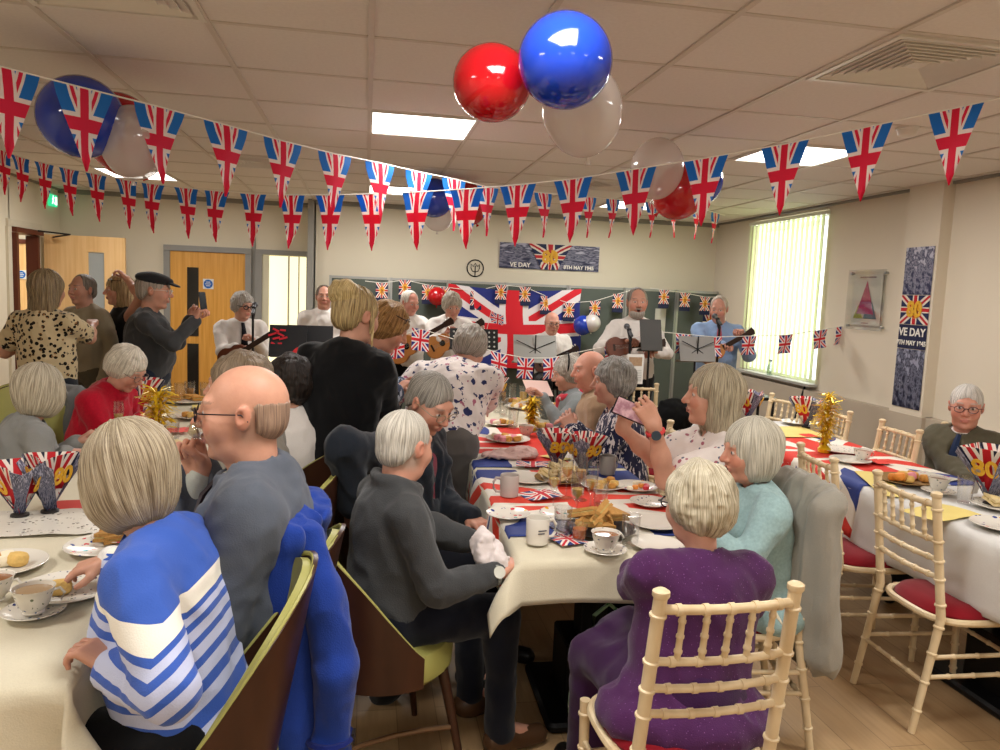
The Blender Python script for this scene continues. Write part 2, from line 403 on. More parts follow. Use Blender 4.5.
def meshobj(name, parts, mat, parent, M=None, cols=None, **tags):
    """parts: list of (V,F[,C]) in world space; stored in parent's local frame"""
    V = []; Fs = []; Cs = []; o = 0
    for pt in parts:
        if len(pt[0]) == 0: continue
        V.append(pt[0]); Fs.append(pt[1]+o); o += len(pt[0])
        if len(pt) > 2: Cs.append(pt[2])
    V = np.concatenate(V); Fs = np.concatenate(Fs)
    Mi = np.array((M or parent.matrix_basis).inverted()); V = V@Mi[:3, :3].T+Mi[:3, 3]
    me = bpy.data.meshes.new(name); me.vertices.add(len(V)); me.vertices.foreach_set('co', V.astype(f32).ravel())
    me.loops.add(Fs.size); me.loops.foreach_set('vertex_index', Fs.astype(np.int32).ravel())
    me.polygons.add(len(Fs)); me.polygons.foreach_set('loop_start', np.arange(0, Fs.size, 4, dtype=np.int32)); me.polygons.foreach_set('use_smooth', np.ones(len(Fs), bool))
    me.update(calc_edges=True); me.validate()
    if Cs:
        a = me.color_attributes.new('Col', 'FLOAT_COLOR', 'POINT'); a.data.foreach_set('color', np.concatenate(Cs).astype(f32).ravel())
    me.materials.append(mat); ob = bpy.data.objects.new(name, me); COL.objects.link(ob); ob.parent = parent
    if M is not None: ob.matrix_local = parent.matrix_basis.inverted()@M
    return tagit(ob, **tags)
# ------------------------------------------------------------------ people
def rotz(a): ca, sa = math.cos(a), math.sin(a); return np.array([[ca, -sa, 0], [sa, ca, 0], [0, 0, 1.]])
def rotx(a): ca, sa = math.cos(a), math.sin(a); return np.array([[1, 0, 0], [0, ca, -sa], [0, sa, ca]])
def roty(a): ca, sa = math.cos(a), math.sin(a); return np.array([[ca, 0, sa], [0, 1, 0], [-sa, 0, ca]])
rad = math.radians
def head_prims(mouth=0, fem=False):
    L = [('u', 0, p_ell((0, -.015, .03), (.076, .097, .088))), ('u', .03, p_ell((0, .022, -.028), (.062, .072, .086))),
         ('u', .03, p_cap((-.03, .03, -.083), (.03, .03, -.083), .027)), ('u', .02, p_ell((0, .066, -.098), (.022, .02, .016))),
         ('u', .02, p_cap((-.034, .078, .03), (.034, .078, .03), .012)),
         ('u', .03, p_ell((-.04, .058, -.028), (.026, .026, .028))), ('u', .03, p_ell((.04, .058, -.028), (.026, .026, .028))),
         ('s', .012, p_ell((-.031, .102, .009), (.019, .018, .012))), ('s', .012, p_ell((.031, .102, .009), (.019, .018, .012))),
         ('u', .006, p_ell((-.031, .078, .008), (.013, .013, .012))), ('u', .006, p_ell((.031, .078, .008), (.013, .013, .012))),
         ('u', .012, p_cap((0, .09, .02), (0, .112, -.022), .0075, .0125)),
         ('u', .008, p_ell((-.012, .099, -.026), (.008, .01, .007))), ('u', .008, p_ell((.012, .099, -.026), (.008, .01, .007))),
         ('u', .008, p_ell((0, .092, -.054), (.023, .010, .006))), ('u', .008, p_ell((0, .090, -.066), (.02, .010, .006)))]
    if mouth: L.append(('s', .004, p_ell((0, .1, -.061), (.013, .02, .004+.009*mouth))))
    else: L.append(('s', .003, p_cap((-.018, .104, -.06), (.018, .104, -.06), .0035)))
    for q in (-1, 1):
        L.append(('u', .008, p_ell((q*.078, -.008, -.002), (.009, .019, .031), roty(q*.15)@rotz(q*-.35))))
        L.append(('s', .004, p_ell((q*.088, -.002, .002), (.006, .010, .016), rotz(q*-.35))))
    return L
def head_cols(V, skin, mouth, brow, lip=(.50, .16, .14), stub=None):
    n = len(V); C = np.tile(np.array([*skin[:3], 1.0]), (n, 1)); x, y, z = np.abs(V[:, 0]), V[:, 1], V[:, 2]
    def bl(mask, col, k=1.0): C[mask, :3] = C[mask, :3]*(1-k)+np.array(col[:3])*k
    if stub is not None:
        k = np.clip((.022-y)/.03, 0, 1)*np.clip((z+.085)/.03, 0, 1)*np.clip((.03-z)/.02, 0, 1)*(x < .0745)*.6; C[:, :3] = C[:, :3]*(1-k[:, None])+np.array(stub[:3])*k[:, None]
    rd = (skin[0]*.95, skin[1]*.55, skin[2]*.5)
    bl(((x-.042)/.024)**2+((z+.026)/.022)**2+((y-.07)/.05)**2 < 1, rd, .35)
    bl((x < .013) & (z < -.008) & (z > -.036) & (y > .1), rd, .35)
    bl((x > .077) & (z > -.04), rd, .3)
    bl(((x/.023)**2+((z+.06)/.0115)**2 < 1) & (y > .07), lip, .6)
    if mouth: bl(((x/.013)**2+((z+.061)/(.004+.008*mouth))**2 < 1) & (y > .06), (.06, .015, .015), .95)
    bl((((x-.031)/.0125)**2+((z-.008)/.0062)**2 < 1) & (y > .065), (.62, .58, .54))
    bl((((x-.031)/.0058)**2+((z-.008)/.006)**2 < 1) & (y > .065), (.05, .04, .035))
    bl((((x-.033)/.019)**2+((z-.0345)/.0042)**2 < 1) & (y > .05), brow, .65)
    return C
HB = lambda k=0: p_ell((0, -.02, .034), (.083+k, .104+k, .094+k))
def hair_prims(st):
    if st == 'short': return [('u', 0, p_ell((0, -.018, .036), (.081, .102, .09))), ('u', .02, p_ell((0, -.045, -.02), (.071, .064, .058))), ('s', .012, p_ell((0, .115, -.035), (.082, .085, .105))), ('s', .01, p_half((0, -.06, -.055), (0, -.35, -1) if 0 else (0, .0, 1.0)) if 0 else p_cap((-.2, .03, -.1), (.2, .03, -.1), .095)), ('s', .01, p_cap((-.2, -.06, -.16), (.2, -.06, -.16), .09))], .0022, 1
    if st == 'receding': return [('u', 0, HB(-.001)), ('u', .02, p_ell((0, -.05, -.02), (.074, .068, .06))), ('s', .012, p_ell((0, .12, .04), (.07, .12, .11))), ('s', .01, p_cap((-.2, .03, -.09), (.2, .03, -.09), .085)), ('s', .01, p_cap((-.2, -.06, -.16), (.2, -.06, -.16), .09))], .002, 1
    if st == 'bald': return [('u', 0, p_ell((0, -.016, .028), (.0775, .0985, .088))), ('u', .02, p_ell((0, -.045, -.02), (.069, .063, .055))), ('s', .01, p_ell((0, .03, .085), (.1, .185, .085))), ('s', .01, p_cap((-.2, .055, -.02), (.2, .055, -.02), .09)), ('s', .01, p_cap((-.2, .0, -.11), (.2, .0, -.11), .075)), ('s', .01, p_cap((-.2, -.06, -.15), (.2, -.06, -.15), .08))], .001, 1
    if st == 'bob': return [('u', 0, HB(.012)), ('u', .03, p_ell((0, -.018, -.03), (.098, .1, .1))), ('s', .014, p_ell((0, .125, -.05), (.066, .085, .095))), ('s', .02, p_cap((-.3, .0, -.245), (.3, .0, -.245), .13))], .004, 1
    if st == 'bobturn': return [('u', 0, HB(.016)), ('u', .03, p_ell((0, -.0, -.03), (.107, .112, .11))), ('s', .014, p_ell((0, .15, -.05), (.055, .085, .09))), ('s', .02, p_cap((-.3, .0, -.26), (.3, .0, -.26), .14))], .0045, 1
    if st == 'long': return [('u', 0, HB(.012)), ('u', .03, p_ell((0, -.03, -.05), (.1, .085, .13))), ('u', .03, p_ell((0, -.05, -.13), (.098, .055, .11))), ('s', .014, p_ell((0, .125, -.06), (.062, .1, .11))), ('s', .02, p_ell((0, .09, -.22), (.06, .1, .12)))], .0055, 1
    if st == 'curly': return [('u', 0, HB(.014)), ('u', .03, p_ell((0, -.035, -.02), (.09, .085, .075))), ('s', .014, p_ell((0, .13, -.045), (.072, .085, .1))), ('s', .02, p_cap((-.3, -.0, -.17), (.3, -.0, -.17), .085))], .011, 2
    if st == 'soft': return [('u', 0, HB(.012)), ('u', .03, p_ell((0, -.035, -.01), (.088, .09, .085))), ('s', .014, p_ell((0, .125, -.045), (.074, .085, .105))), ('s', .02, p_cap((-.3, .0, -.15), (.3, .0, -.15), .08)), ('s', .02, p_cap((-.3, -.09, -.19), (.3, -.09, -.19), .09))], .008, 2
    if st == 'bun': return [('u', 0, HB(.004)), ('u', .02, p_ell((0, -.05, -.02), (.074, .068, .06))), ('s', .012, p_ell((0, .12, -.035), (.08, .085, .105))), ('s', .01, p_cap((-.2, .035, -.1), (.2, .035, -.1), .085)), ('s', .01, p_cap((-.2, -.06, -.165), (.2, -.06, -.165), .09)), ('u', .01, p_cap((.078, .02, .03), (.085, .03, -.13), .008, .003))], .006, 1
def hand_prims(side, curl, spread=.12, grip=None):
    """hand frame: y to fingertips, z back of hand, side=+1 thumb at +x"""
    L = []; xs = [.033, .012, -.010, -.030]; ln = [.072, .08, .075, .058]
    for i in range(4):
        x = xs[i]*side; L.append(('u', .016, p_cap((x*.72, .012, 0), (x, .085, .002), .0145, .0115)))
    F_ = []
    for i in range(4):
        x = xs[i]*side; a = spread*(1.5-i)*.5*side; p = np.array([x, .084, .002]); r = .0092-.0006*(i == 3); ang = 0
        for sgm, (fr, cu) in enumerate(((.44, .75), (.32, 1.0), (.24, .75))):
            ang += curl*cu*(1+.12*i); d = np.array([math.sin(a)*math.cos(ang), math.cos(a)*math.cos(ang), -math.sin(ang)]); q = p+d*ln[i]*fr
            F_.append(('u', .005 if sgm == 0 else .003, p_cap(p, q, r, r*.93))); p = q; r *= .92
    tc = min(curl, 1.2)
    t0 = np.array([side*.022, .022, -.004]); t1 = np.array([side*(.05-.012*tc), .052, -.014-.012*tc]); t2 = np.array([side*(.058-.022*tc), .078, -.022-.022*tc]); t3 = np.array([side*(.06-.034*tc), .098, -.026-.026*tc])
    F_ += [('u', .014, p_cap(t0, t1, .015, .012)), ('u', .004, p_cap(t1, t2, .0115, .0105)), ('u', .003, p_cap(t2, t3, .0105, .0085))]
    return L+F_
def torso_prims(w, d, fem, belly=0, inf=0.0, low=0):
    L = [('u', 0, p_ell((0, 0, .02), (.165*w+inf, .125*d+inf, .13+inf))), ('u', .05, p_ell((0, .012+.02*belly, .15), (.148*w+inf+.01*belly, .115*d+inf+.025*belly, .16))),
         ('u', .05, p_ell((0, 0, .32), (.163*w+inf, .113*d+inf, .165))), ('u', .04, p_cap((-.13*w, -.012, .415), (.13*w, -.012, .415), .052+inf)),
         ('u', .05, p_cap((0, -.02, .42), (0, -.008, .485), .08+inf, .052+inf*.6)), ('u', .04, p_ell((0, -.05, .36), (.12*w+inf, .07+inf, .11))), ('u', .05, p_ell((0, .0, .19), (.152*w+inf, .112*d+inf, .29)))]
    L += [('u', .05, p_cap((q*.03, -.02, .465), (q*.15*w, -.014, .43), .045+inf*.7, .042+inf*.7)) for q in (-1, 1)]
    if fem: L += [('u', .04, p_ell((q*.07, .085*d+inf, .29), (.06, .045, .06))) for q in (-1, 1)]
    return L
PEOPLE = {}
def ik(Sx, W, l1, l2, pole):
    d = W-Sx; L = np.linalg.norm(d); M_ = (l1+l2)*.985
    if L > M_: W = Sx+d/L*M_; d = W-Sx; L = M_
    n = d/L; x = (l1*l1-l2*l2+L*L)/(2*L); hgt = math.sqrt(max(l1*l1-x*x, 1e-6)); p = pole-n*np.dot(pole, n); p = unit(p); return Sx+n*x+p*hgt, W
def person(key, label, head, yaw, pose='sit', lean=5, roll=0, hyaw=None, pitch=0, hroll=0, hair='short', hc=('#b9b5ae', '#8d8880'),
           skin='#c98f76', top=None, sleeve='long', jacket=None, legs=None, lh=None, rh=None, curl=.5, curlr=None, pl=None, prr=None, fem=False, w=1.0, d=1.0,
           belly=0, mouth=0, vox=1.0, hs=1.0, glasses=None, shirt=None, tie=None, lhd=None, rhd=None, lhu=None, rhu=None, hip=None, scal=None, collar=False, group=None,
           wv=None, hemz=-.1, jopen=.06, brow=None, beard=None, waist=None, hipz=.55, legmode=None, neckz=0.0, drape=0, skirt=False, shoes='#15120f'):
    Hc = np.array(head if len(head) == 3 and head[0] < 20 and head[1] < 20 else at(*head), float)
    yw = -rad(yaw); Ry = rotz(yw); Rt = Ry@rotx(-rad(lean))@roty(rad(roll)); hyaw = yaw if hyaw is None else hyaw
    Rh = rotz(-rad(hyaw))@rotx(-rad(pitch))@roty(rad(hroll))
    nz = (Rt@np.array([0, 0, .54]))[2]+(Rh@np.array([0, .02, .10]))[2]*hs
    if pose == 'sit': s = (Hc[2]-hipz)/nz; hz = hipz
    else: s = Hc[2]/(nz+.93); hz = .93*s
    s0 = s; s = float(np.clip(s, .82, 1.12)); 
    nb = Hc-Rh@np.array([0, .02, .10])*hs*s**.5; hipc = nb-Rt@np.array([0, 0, .54])*s
    if pose == 'sit' and abs(hipc[2]-hipz) > .06: print('person', key, 'scale', round(s0, 2), 'hipz', round(hipc[2], 2))
    root = empty('person', (hipc[0], hipc[1], 0), yw, label, 'person', group); bpy.context.view_layer.update
    hsz = hs*s**.5
    V0 = vox
    sk = np.array(c(skin)); sk[:3] = sk[:3]*.76+np.array([.60, .385, .30])*.24; fw = 1.0
    # ---- arms
    skinparts = []; arms = {}
    for side, tgt, pole, hd, hu, cu in ((-1, lh, pl, lhd, lhu, curl), (1, rh, prr, rhd, rhu, curl if curlr is None else curlr)):
        Sh = hipc+Rt@(np.array([side*.17*w, -.012, .42])*s)
        if tgt is None: tgt = (hipc+Ry@(np.array([side*.1, .3, .12])*s)) if pose == 'sit' else Sh+Ry@np.array([side*.05, .06, -.5*s])
        else: tgt = np.array(tgt, float)
        pole = Ry@np.array(pole, float) if pole is not None else Rt@np.array([side*.5, -.55, -1.])
        El, Wr = ik(Sh, tgt, .285*s, .25*s, pole); fd = unit(Wr-El); hd_ = unit(hd) if hd is not None else fd
        up = np.array(hu, float) if hu is not None else (np.array([0, 0, 1.]) if abs(fd[2]) < .75 else Rt@np.array([side, 0, 0.]))
        xv = unit(np.cross(hd_, up)); zv = np.cross(xv, hd_); Rhd = np.array([xv, hd_, zv]).T
        arms[side] = (Sh, El, Wr, Rhd)
        hp = xf(hand_prims(-side, cu), Rhd, Wr, s**.5*(.93 if fem else 1.02))
        fa = [('u', 0, p_cap(El, El+(Wr-El)*.45, .040*s*fw, .038*s*fw)), ('u', .02, p_cap(El+(Wr-El)*.4, Wr, .037*s, .0245*s)), ('u', .02, p_ell(Wr, (.029, .03, .02), Rhd))]
        full = fa+[(o_, .014 if i_ < 4 else k_, p_) for i_, (o_, k_, p_) in enumerate(hp)]
        if sleeve in ('short', 'none'): full = [('u', 0, p_cap(Sh, El, .05*s, .04*s))]+[('u', .02, q[2]) if i_ == 0 else q for i_, q in enumerate(full)]
        Vh, Fh = nets(full, .0042*V0 if sleeve in ('short', 'none') else .004*V0, R=frame(fd))
        Ch = np.tile(np.array([*sk[:3], 1.]), (len(Vh), 1)); rel = (Vh-Wr)@Rhd; tip = np.clip((rel[:, 1]-.06)/.1, 0, 1)[:, None]*.25
        Ch[:, :3] = Ch[:, :3]*(1-tip)+np.array([sk[0], sk[1]*.6, sk[2]*.55])*tip; skinparts.append((Vh, Fh, Ch))
    # ---- head and neck
    hp = xf(head_prims(mouth, fem), Rh, Hc, hsz); nk = nb+Rt@np.array([0, 0, -.03])
    hp += [('u', .03, p_cap(nk, Hc+Rh@np.array([0, -.02, -.05])*hsz, .058*s*(.88 if fem else 1.1), .054*s*(.86 if fem else 1.1)))]
    Vh, Fh = nets(hp, .0042*V0*hsz, R=Rh, pad=.004); Vl = (Vh-Hc)@Rh/hsz
    skinparts.append((Vh, Fh, head_cols(Vl, sk, mouth, c(brow) if brow else c(hc[1]), stub=c(hc[1]) if hair in ('short', 'receding', 'bald') else None)))
    # ---- torso (under clothes) and legs
    tp = xf(torso_prims(w*.93, d*.9, False, belly, -.022), Rt, hipc, s)
    hips = [hipc+Ry@(np.array([q*.09*w, 0, -.01])*s) for q in (-1, 1)]; Kn = []; An = []
    lm = legmode or pose
    for q, hj in zip((-1, 1), hips):
        if lm == 'sit':
            k = hj+Ry@(np.array([q*.05, .43, -.02])*s); k[2] = max(k[2], .46); an = k+Ry@(np.array([q*.0, .03, 0])*s); an[2] = .09
        else:
            k = hj+Ry@(np.array([q*.015, .03, 0])*s); k[2] = .49*s; an = k+Ry@(np.array([q*.01, -.03, 0])*s); an[2] = .09
        Kn.append(k); An.append(an)
    for i in (0, 1): tp += [('u', .03, p_cap(hips[i], Kn[i], .075*s, .05*s)), ('u', .02, p_cap(Kn[i], An[i], .05*s, .036*s)), ('u', .02, p_cap(An[i], An[i]+Ry@np.array([0, .12, -.04]), .032, .028))]
    Vb, Fb = nets(tp, .026); skinparts.append((Vb, Fb, np.tile(np.array([*sk[:3], 1.]), (len(Vb), 1))))
    meshobj('body', skinparts, skinmat(), root)
    # ---- hair
    MH = Matrix.Translation(Hc)@Matrix((Rh*hsz).tolist()).to_4x4()
    if hair:
        hpz, amp, md = hair_prims(hair)
        def dsp(x, y, z):
            th = np.arctan2(x, y+.02); rr = np.sqrt(x*x+y*y)
            if md == 1: return amp*2.6*(vnoise(th*8+z*5, rr*9, z*6)+.6*(np.abs(vnoise(th*19+7+z*3, rr*14, z*8))-.17)+.35*vnoise(th*40, rr*30, z*14))
            return amp*2*(vnoise(x*26+5, y*26, z*22)+.7*(np.abs(vnoise(x*48, y*48, z*34))-.17)+.3*vnoise(x*95, y*95, z*60))
        Vh, Fh = nets(hpz, .0045*V0, pad=.016, disp=dsp); Vh = Vh*hsz@Rh.T+Hc
        meshobj('hair', [(Vh, Fh)], hairmat('hair_%s_%s' % hc, c(hc[0]), c(hc[1])), root, M=MH)
    if beard:
        bp = [('u', 0, p_ell((0, .035, -.082), (.062, .066, .05))), ('s', .01, p_ell((0, .08, -.045), (.045, .06, .028))), ('s', .01, p_ell((0, .0, -.01), (.1, .09, .045))), ('u', .01, p_cap((-.022, .1, -.047), (.022, .1, -.047), .006))]
        Vh, Fh = nets(bp, .0045*V0); Vh = Vh*hsz@Rh.T+Hc; meshobj('beard', [(Vh, Fh)], hairmat('hair_%s_%s' % beard, c(beard[0]), c(beard[1])), root, M=MH)
    # ---- clothes
    def folds(a):
        o = random.random()*9
        return lambda x, y, z: a*(vnoise(x*8+o, y*8, z*5+o)*1.2+1.5*(np.abs(vnoise(x*13+z*7, y*13+o, z*10-x*6))-.17)+.6*(np.abs(vnoise(x*30, y*30+o, z*20))-.17)-.45)
    def upper(name, mat, inf, slv, hem, neckr=.064, vcut=0, wide=0, vx=.0088, col_ring=0, amp=.016, **tg):
        L = xf(torso_prims(w, d, fem, belly, inf), Rt, hipc, s)
        for side in (-1, 1):
            Sh, El, Wr, Rhd = arms[side]
            if slv == 'none': continue
            if slv == 'short': L += [('u', .03, p_cap(Sh, Sh+(El-Sh)*.62, (.056+inf)*s, (.062+inf)*s))]; continue
            L += [('u', .045, p_cap(Sh, Sh+(El-Sh)*.25, (.047+inf)*s, (.046+inf)*s)), ('u', .02, p_cap(Sh+(El-Sh)*.1, El, (.047+inf)*s, (.043+inf)*s)), ('u', .02, p_cap(El, El+(Wr-El)*(.9 if slv == 'long' else .45), (.045+inf)*s, (.032+inf*.8)*s))]
            if slv == 'long': L += [('u', .003, p_cap(El+(Wr-El)*.86, El+(Wr-El)*.95, (.034+inf*.8)*s, (.034+inf*.8)*s))]
        if wide: L += [('u', .05, p_ell(hipc+Rt@np.array([0, 0, hem+.04])*s, (.18*w+wide, .13*d+wide, .09), Rt))]
        if col_ring: L += [('u', .006, p_tor(hipc+Rt@np.array([0, .004, .488])*s, .062*s, .013*col_ring*s, Rt@rotx(-.22), 1.05))]
        if name == 'jacket' and vcut:
            for q in (-1, 1): L += [('u', .004, p_cap(hipc+Rt@np.array([q*.075, .05, .47])*s, hipc+Rt@np.array([q*.10, .115*d, .36])*s, .018*s, .028*s)), ('u', .004, p_cap(hipc+Rt@np.array([q*.10, .115*d, .36])*s, hipc+Rt@np.array([q*.05, .145*d+.02*belly, .2])*s, .026*s, .010*s))]
        if col_ring == 2: L += [('u', .01, p_tor(hipc+Rt@np.array([0, -.012, .515])*s, .068*s, .017*s, Rt@rotx(-.3), 1.05))]
        L += [('s', .006, p_cap(hipc+Rt@np.array([0, .006, .49])*s, hipc+Rt@np.array([0, .02, .75])*s, neckr*s, neckr*s*1.4))]
        if vcut: L += [('s', .006, p_cap(hipc+Rt@np.array([0, .16, .5])*s, hipc+Rt@np.array([0, .145, .5-vcut])*s, (.075)*s, .02*s))]
        for side in (-1, 1):
            if slv == 'long': Sh, El, Wr, Rhd = arms[side]
        L += [('i', 0, p_half(hipc+Rt@np.array([0, 0, hem])*s, Rt@np.array([0, 0, -1.])))] if pose != 'sit' else []
        Vv, Ff = nets(L, vx*V0, disp=folds(amp)); return meshobj(name, [(Vv, Ff)], mat, root, **tg)
    if shirt is not None: upper('shirt', shirt, -.006, 'none' if jacket is not None else 'long', hemz, neckr=.058, col_ring=1.0, amp=.004)
    if top is not None: upper('top', top, -.003 if jacket is not None and shirt is None else .004 if jacket is not None else .012 if shirt is not None else .008, sleeve, hemz, wide=drape, neckr=.066 if not collar else .06, amp=.004 if jacket is not None else .016, vcut=.13 if shirt is not None or neckz else 0, col_ring=int(collar))
    if jacket is not None: upper('jacket', jacket, .024, 'long', hemz-.05, neckr=.073, vcut=.33 if jopen else 0, col_ring=1.1 if not collar else 1.7, vx=.0092, amp=.018)
    if wv is not None: wv(root, hipc, Rt, s)
    if tie is not None:
        m = MB(); pts = [(0, .072, .475), (0, .112, .43), (0, .135*d+.02*belly, .36), (0, .142*d+.03*belly, .26), (0, .14*d+.04*belly, .18)]; ws = (.014, .016, .024, .032, .036); g = []
        for k, (x0, y0, z0) in enumerate(pts): g.append([(-ws[k]/1, y0+.006, z0), (0, y0+.016, z0), (ws[k], y0+.006, z0)])
        m.sheet([[tuple(hipc+Rt@(np.array(p)*s)) for p in r] for r in g], .006)
        Mi = np.array(root.matrix_basis.inverted()); m.v = [tuple(Mi[:3, :3]@np.array(v)+Mi[:3, 3]) for v in m.v]; m.build('tie', tie, root, True)
    lg = legs if legs is not None else fabric('trousers_dark', c('#17181f'))
    L = [('u', 0, p_ell(hipc+Ry@np.array([0, 0, -.01])*s, (.165*w*s, .13*d*s, .125*s), Ry))]
    for i in (0, 1): L += [('u', .04, p_cap(hips[i], Kn[i], .09*s*w, .064*s)), ('u', .03, p_cap(Kn[i], An[i], .064*s, .055*s))]
    if skirt: L += [('u', .05, p_cap(hipc, (Kn[0]+Kn[1])/2, .15*s*w, .13*s)), ('u', .05, p_cap((Kn[0]+Kn[1])/2, (An[0]+An[1])/2+np.array([0, 0, .12]), .13*s, .15*s))]
    Vv, Ff = nets(L, .014*V0, disp=folds(.016)); meshobj('trousers', [(Vv, Ff)], lg, root)
    for i in (0, 1):
        a = An[i]; L = [('u', 0, p_cap(a+np.array([0, 0, -.03]), a+Ry@np.array([0, -.03, -.035]), .045, .042)), ('u', .03, p_cap(a+Ry@np.array([0, 0, -.045]), a+Ry@np.array([0, .15, -.052]), .042, .036)), ('i', 0, p_half((0, 0, .006), (0, 0, -1.)))]
        Vv, Ff = nets(L, .012); meshobj('shoe', [(Vv, Ff)], plain('shoe_leather_'+shoes, c(shoes), .4), root)
    if glasses:
        m = MB(); gc, thk, up_ = glasses
        for q in (-1, 1):
            pts = []
            for k in range(16):
                a = 2*PI*k/16; x = q*.033+.024*math.cos(a)*(1 if abs(math.cos(a)) < .8 else .97); z = .004+.017*math.sin(a); pts.append((x, .108-.0*abs(x)-1.2*x*x, z))
            m.tube([np.array(p)+np.array([0, up_*-.035, up_*.075]) for p in pts], thk, 6, True)
            m.tube([np.array(p)+np.array([0, up_*-.035, up_*.075]) for p in ((q*.056, .104, .012), (q*.076, .09, .012), (q*.082, .04, .01), (q*.083, -.005, .008), (q*.08, -.02, -.01))], thk*.8, 6)
        m.tube([np.array(p)+np.array([0, up_*-.035, up_*.075]) for p in ((-.01, .112, .008), (0, .118, .011), (.01, .112, .008))], thk, 6)
        ob = m.build('glasses', plain('spectacles_'+gc, c(gc), .3, .5), root, True); ob.matrix_local = root.matrix_basis.inverted()@MH
    print('person', key, 's=%.2f' % s0, 'hip', np.round(hipc, 2), 'head', np.round(Hc, 2))
    PEOPLE[key] = dict(root=root, Hc=Hc, Rh=Rh, hs=hsz, MH=MH, hip=hipc, Rt=Rt, Ry=Ry, s=s, arms=arms)
    return PEOPLE[key]
# ------------------------------------------------------------------ setting
def struct(mb, name, mat, **k): return mb.build(name, mat, None, k.get('smooth', False), kind='structure')
def wallmat(name, col, amt=.03):
    m = Mt(name, .75, .2); co = m.coord(); f = m.noise(co, 1.3, 3); m.color(m.mix(f, tuple(x*(1-amt) for x in col[:3])+(1,), tuple(min(1, x*(1+amt)) for x in col[:3])+(1,)))
    m.bump(m.noise(co, 160, 2), .08, .003); return m.m
WALL = wallmat('cream_paint', c('#d7ceb9')); WALL_R = wallmat('cream_paint_right', c('#d6cbb8')); DADO = wallmat('beige_dado', c('#b5a896'))
def floormat():
    m = Mt('oak_vinyl', .42, .35); co = m.coord('Object', (1, 1, 1), (0, 0, PI/2)); b = m.new('ShaderNodeTexBrick'); m.link(co, b.inputs[0])
    b.inputs['Scale'].default_value = 1; b.inputs['Brick Width'].default_value = 1.2; b.inputs['Row Height'].default_value = .15; b.inputs['Mortar Size'].default_value = .002; b.offset = .37
    b.inputs['Color1'].default_value = c('#b3946c'); b.inputs['Color2'].default_value = c('#a38460'); b.inputs['Mortar'].default_value = c('#7f6546')
    g = m.noise(m.coord('Object', (38, 2.2, 1)), 1.5, 6); g2 = m.noise(m.coord('Object', (9, 1.1, 1)), 1.2, 4)
    col = m.mix(((E(m.nt, g)-.35)*1.1).k, b.outputs[0], c('#8c6d49')); col = m.mix(((E(m.nt, g2)-.45)*.8).k, col, c('#c4a67c'))
    m.color(col); m.bump(g, .12, .003); return m.m
def ceilmat():
    m = Mt('mineral_tile', .9, .1); co = m.coord(); v = m.voro(co, 140); f = m.noise(co, 60, 3); m.color(m.mix(f, c('#d9d3cd'), c('#e6e0da'))); m.bump((E(m.nt, v)*.5+E(m.nt, f)*.6).k, .12, .003); return m.m
XL, XR, YB, YF = -3.5, 4.40, 9.35, -3.2
struct(MB().box(((XL+XR)/2-.6, 3.6, -.05), (XR-XL+3.4, 14.6, .1)), 'floor', floormat())
struct(MB().box(((XL+XR)/2-.6, 3.6, CEIL+.05), (XR-XL+3.4, 14.6, .1)), 'ceiling', ceilmat())
GX = [k*.615 for k in range(-6, 8)]; GY = [3.2+.632*k for k in range(-10, 11)]
tb = MB()
for x in GX: tb.box((x, 3.3, CEIL-.003), (.024, 13.2, .010))
for y in GY:
    tb.box(((XL+XR)/2, y, CEIL-.0015), (XR-XL, .024, .005))
struct(tb, 'trim_1', plain('ceiling_bars', c('#cdc4ba'), .5))
struct(MB().box((XL+(-.62-XL)/2, 9.83, CEIL/2), (-.62-XL, .1, CEIL)).box((-.62-.0, 9.6, CEIL/2), (.06, .5, CEIL)), 'wall_back_left', WALL)
struct(MB().box(((-.62+XR)/2, YB+.06, CEIL/2), (XR+.62, .12, CEIL)), 'wall_back', WALL)
wl = MB(); wl.box((XL-.08, (YF+8.49)/2, CEIL/2), (.16, 8.49-YF, CEIL)); wl.box((XL-.04, 9.48, CEIL/2), (.08, .72, CEIL)); wl.box((XL-.08, 8.8, 2.33), (.16, .66, .54)); struct(wl, 'wall_left', WALL)
wr = MB(); wr.box((XR+.08, (YF+6.93)/2, CEIL/2), (.16, 6.93-YF, CEIL)); wr.box((XR+.08, 8.87, CEIL/2), (.16, .96, CEIL)); wr.box((XR+.08, 7.66, .41), (.16, 1.48, .82)); wr.box((XR+.08, 7.66, 2.575), (.16, 1.48, .05)); struct(wr, 'wall_right', WALL_R)
struct(MB().box((XR-.05, 5.49, CEIL/2), (.10, .38, CEIL)), 'wall_pillar', WALL_R)
struct(MB().box(((XL+XR)/2, YF-.06, CEIL/2), (XR-XL, .12, CEIL)), 'wall_front', WALL)
struct(MB().box((XR-.03, 6.9, .39), (.09, 4.9, .78)).box((XR-.05, 5.49, .39), (.12, .42, .78)), 'wall_lower_right', DADO)
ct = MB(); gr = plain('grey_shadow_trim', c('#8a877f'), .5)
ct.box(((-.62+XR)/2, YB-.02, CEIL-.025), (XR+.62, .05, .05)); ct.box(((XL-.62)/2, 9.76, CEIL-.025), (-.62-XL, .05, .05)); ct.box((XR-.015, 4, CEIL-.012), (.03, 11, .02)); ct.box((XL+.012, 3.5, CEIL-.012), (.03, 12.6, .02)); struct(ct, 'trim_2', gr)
struct(MB().box((-.64, 9.3, CEIL/2), (.07, .09, CEIL)).box((-1.345, 9.775, CEIL/2), (.045, .03, CEIL)), 'trim_3', plain('grey_post', c('#8f8d86'), .5))
bb = MB(); bb.box((1.9, YB-.008, .05), (4.9, .016, .1)); bb.box((XL+.008, 2.6, .05), (.016, 11.7, .1)); struct(bb, 'baseboard_back', plain('grey_skirting', c('#77736b'), .5))
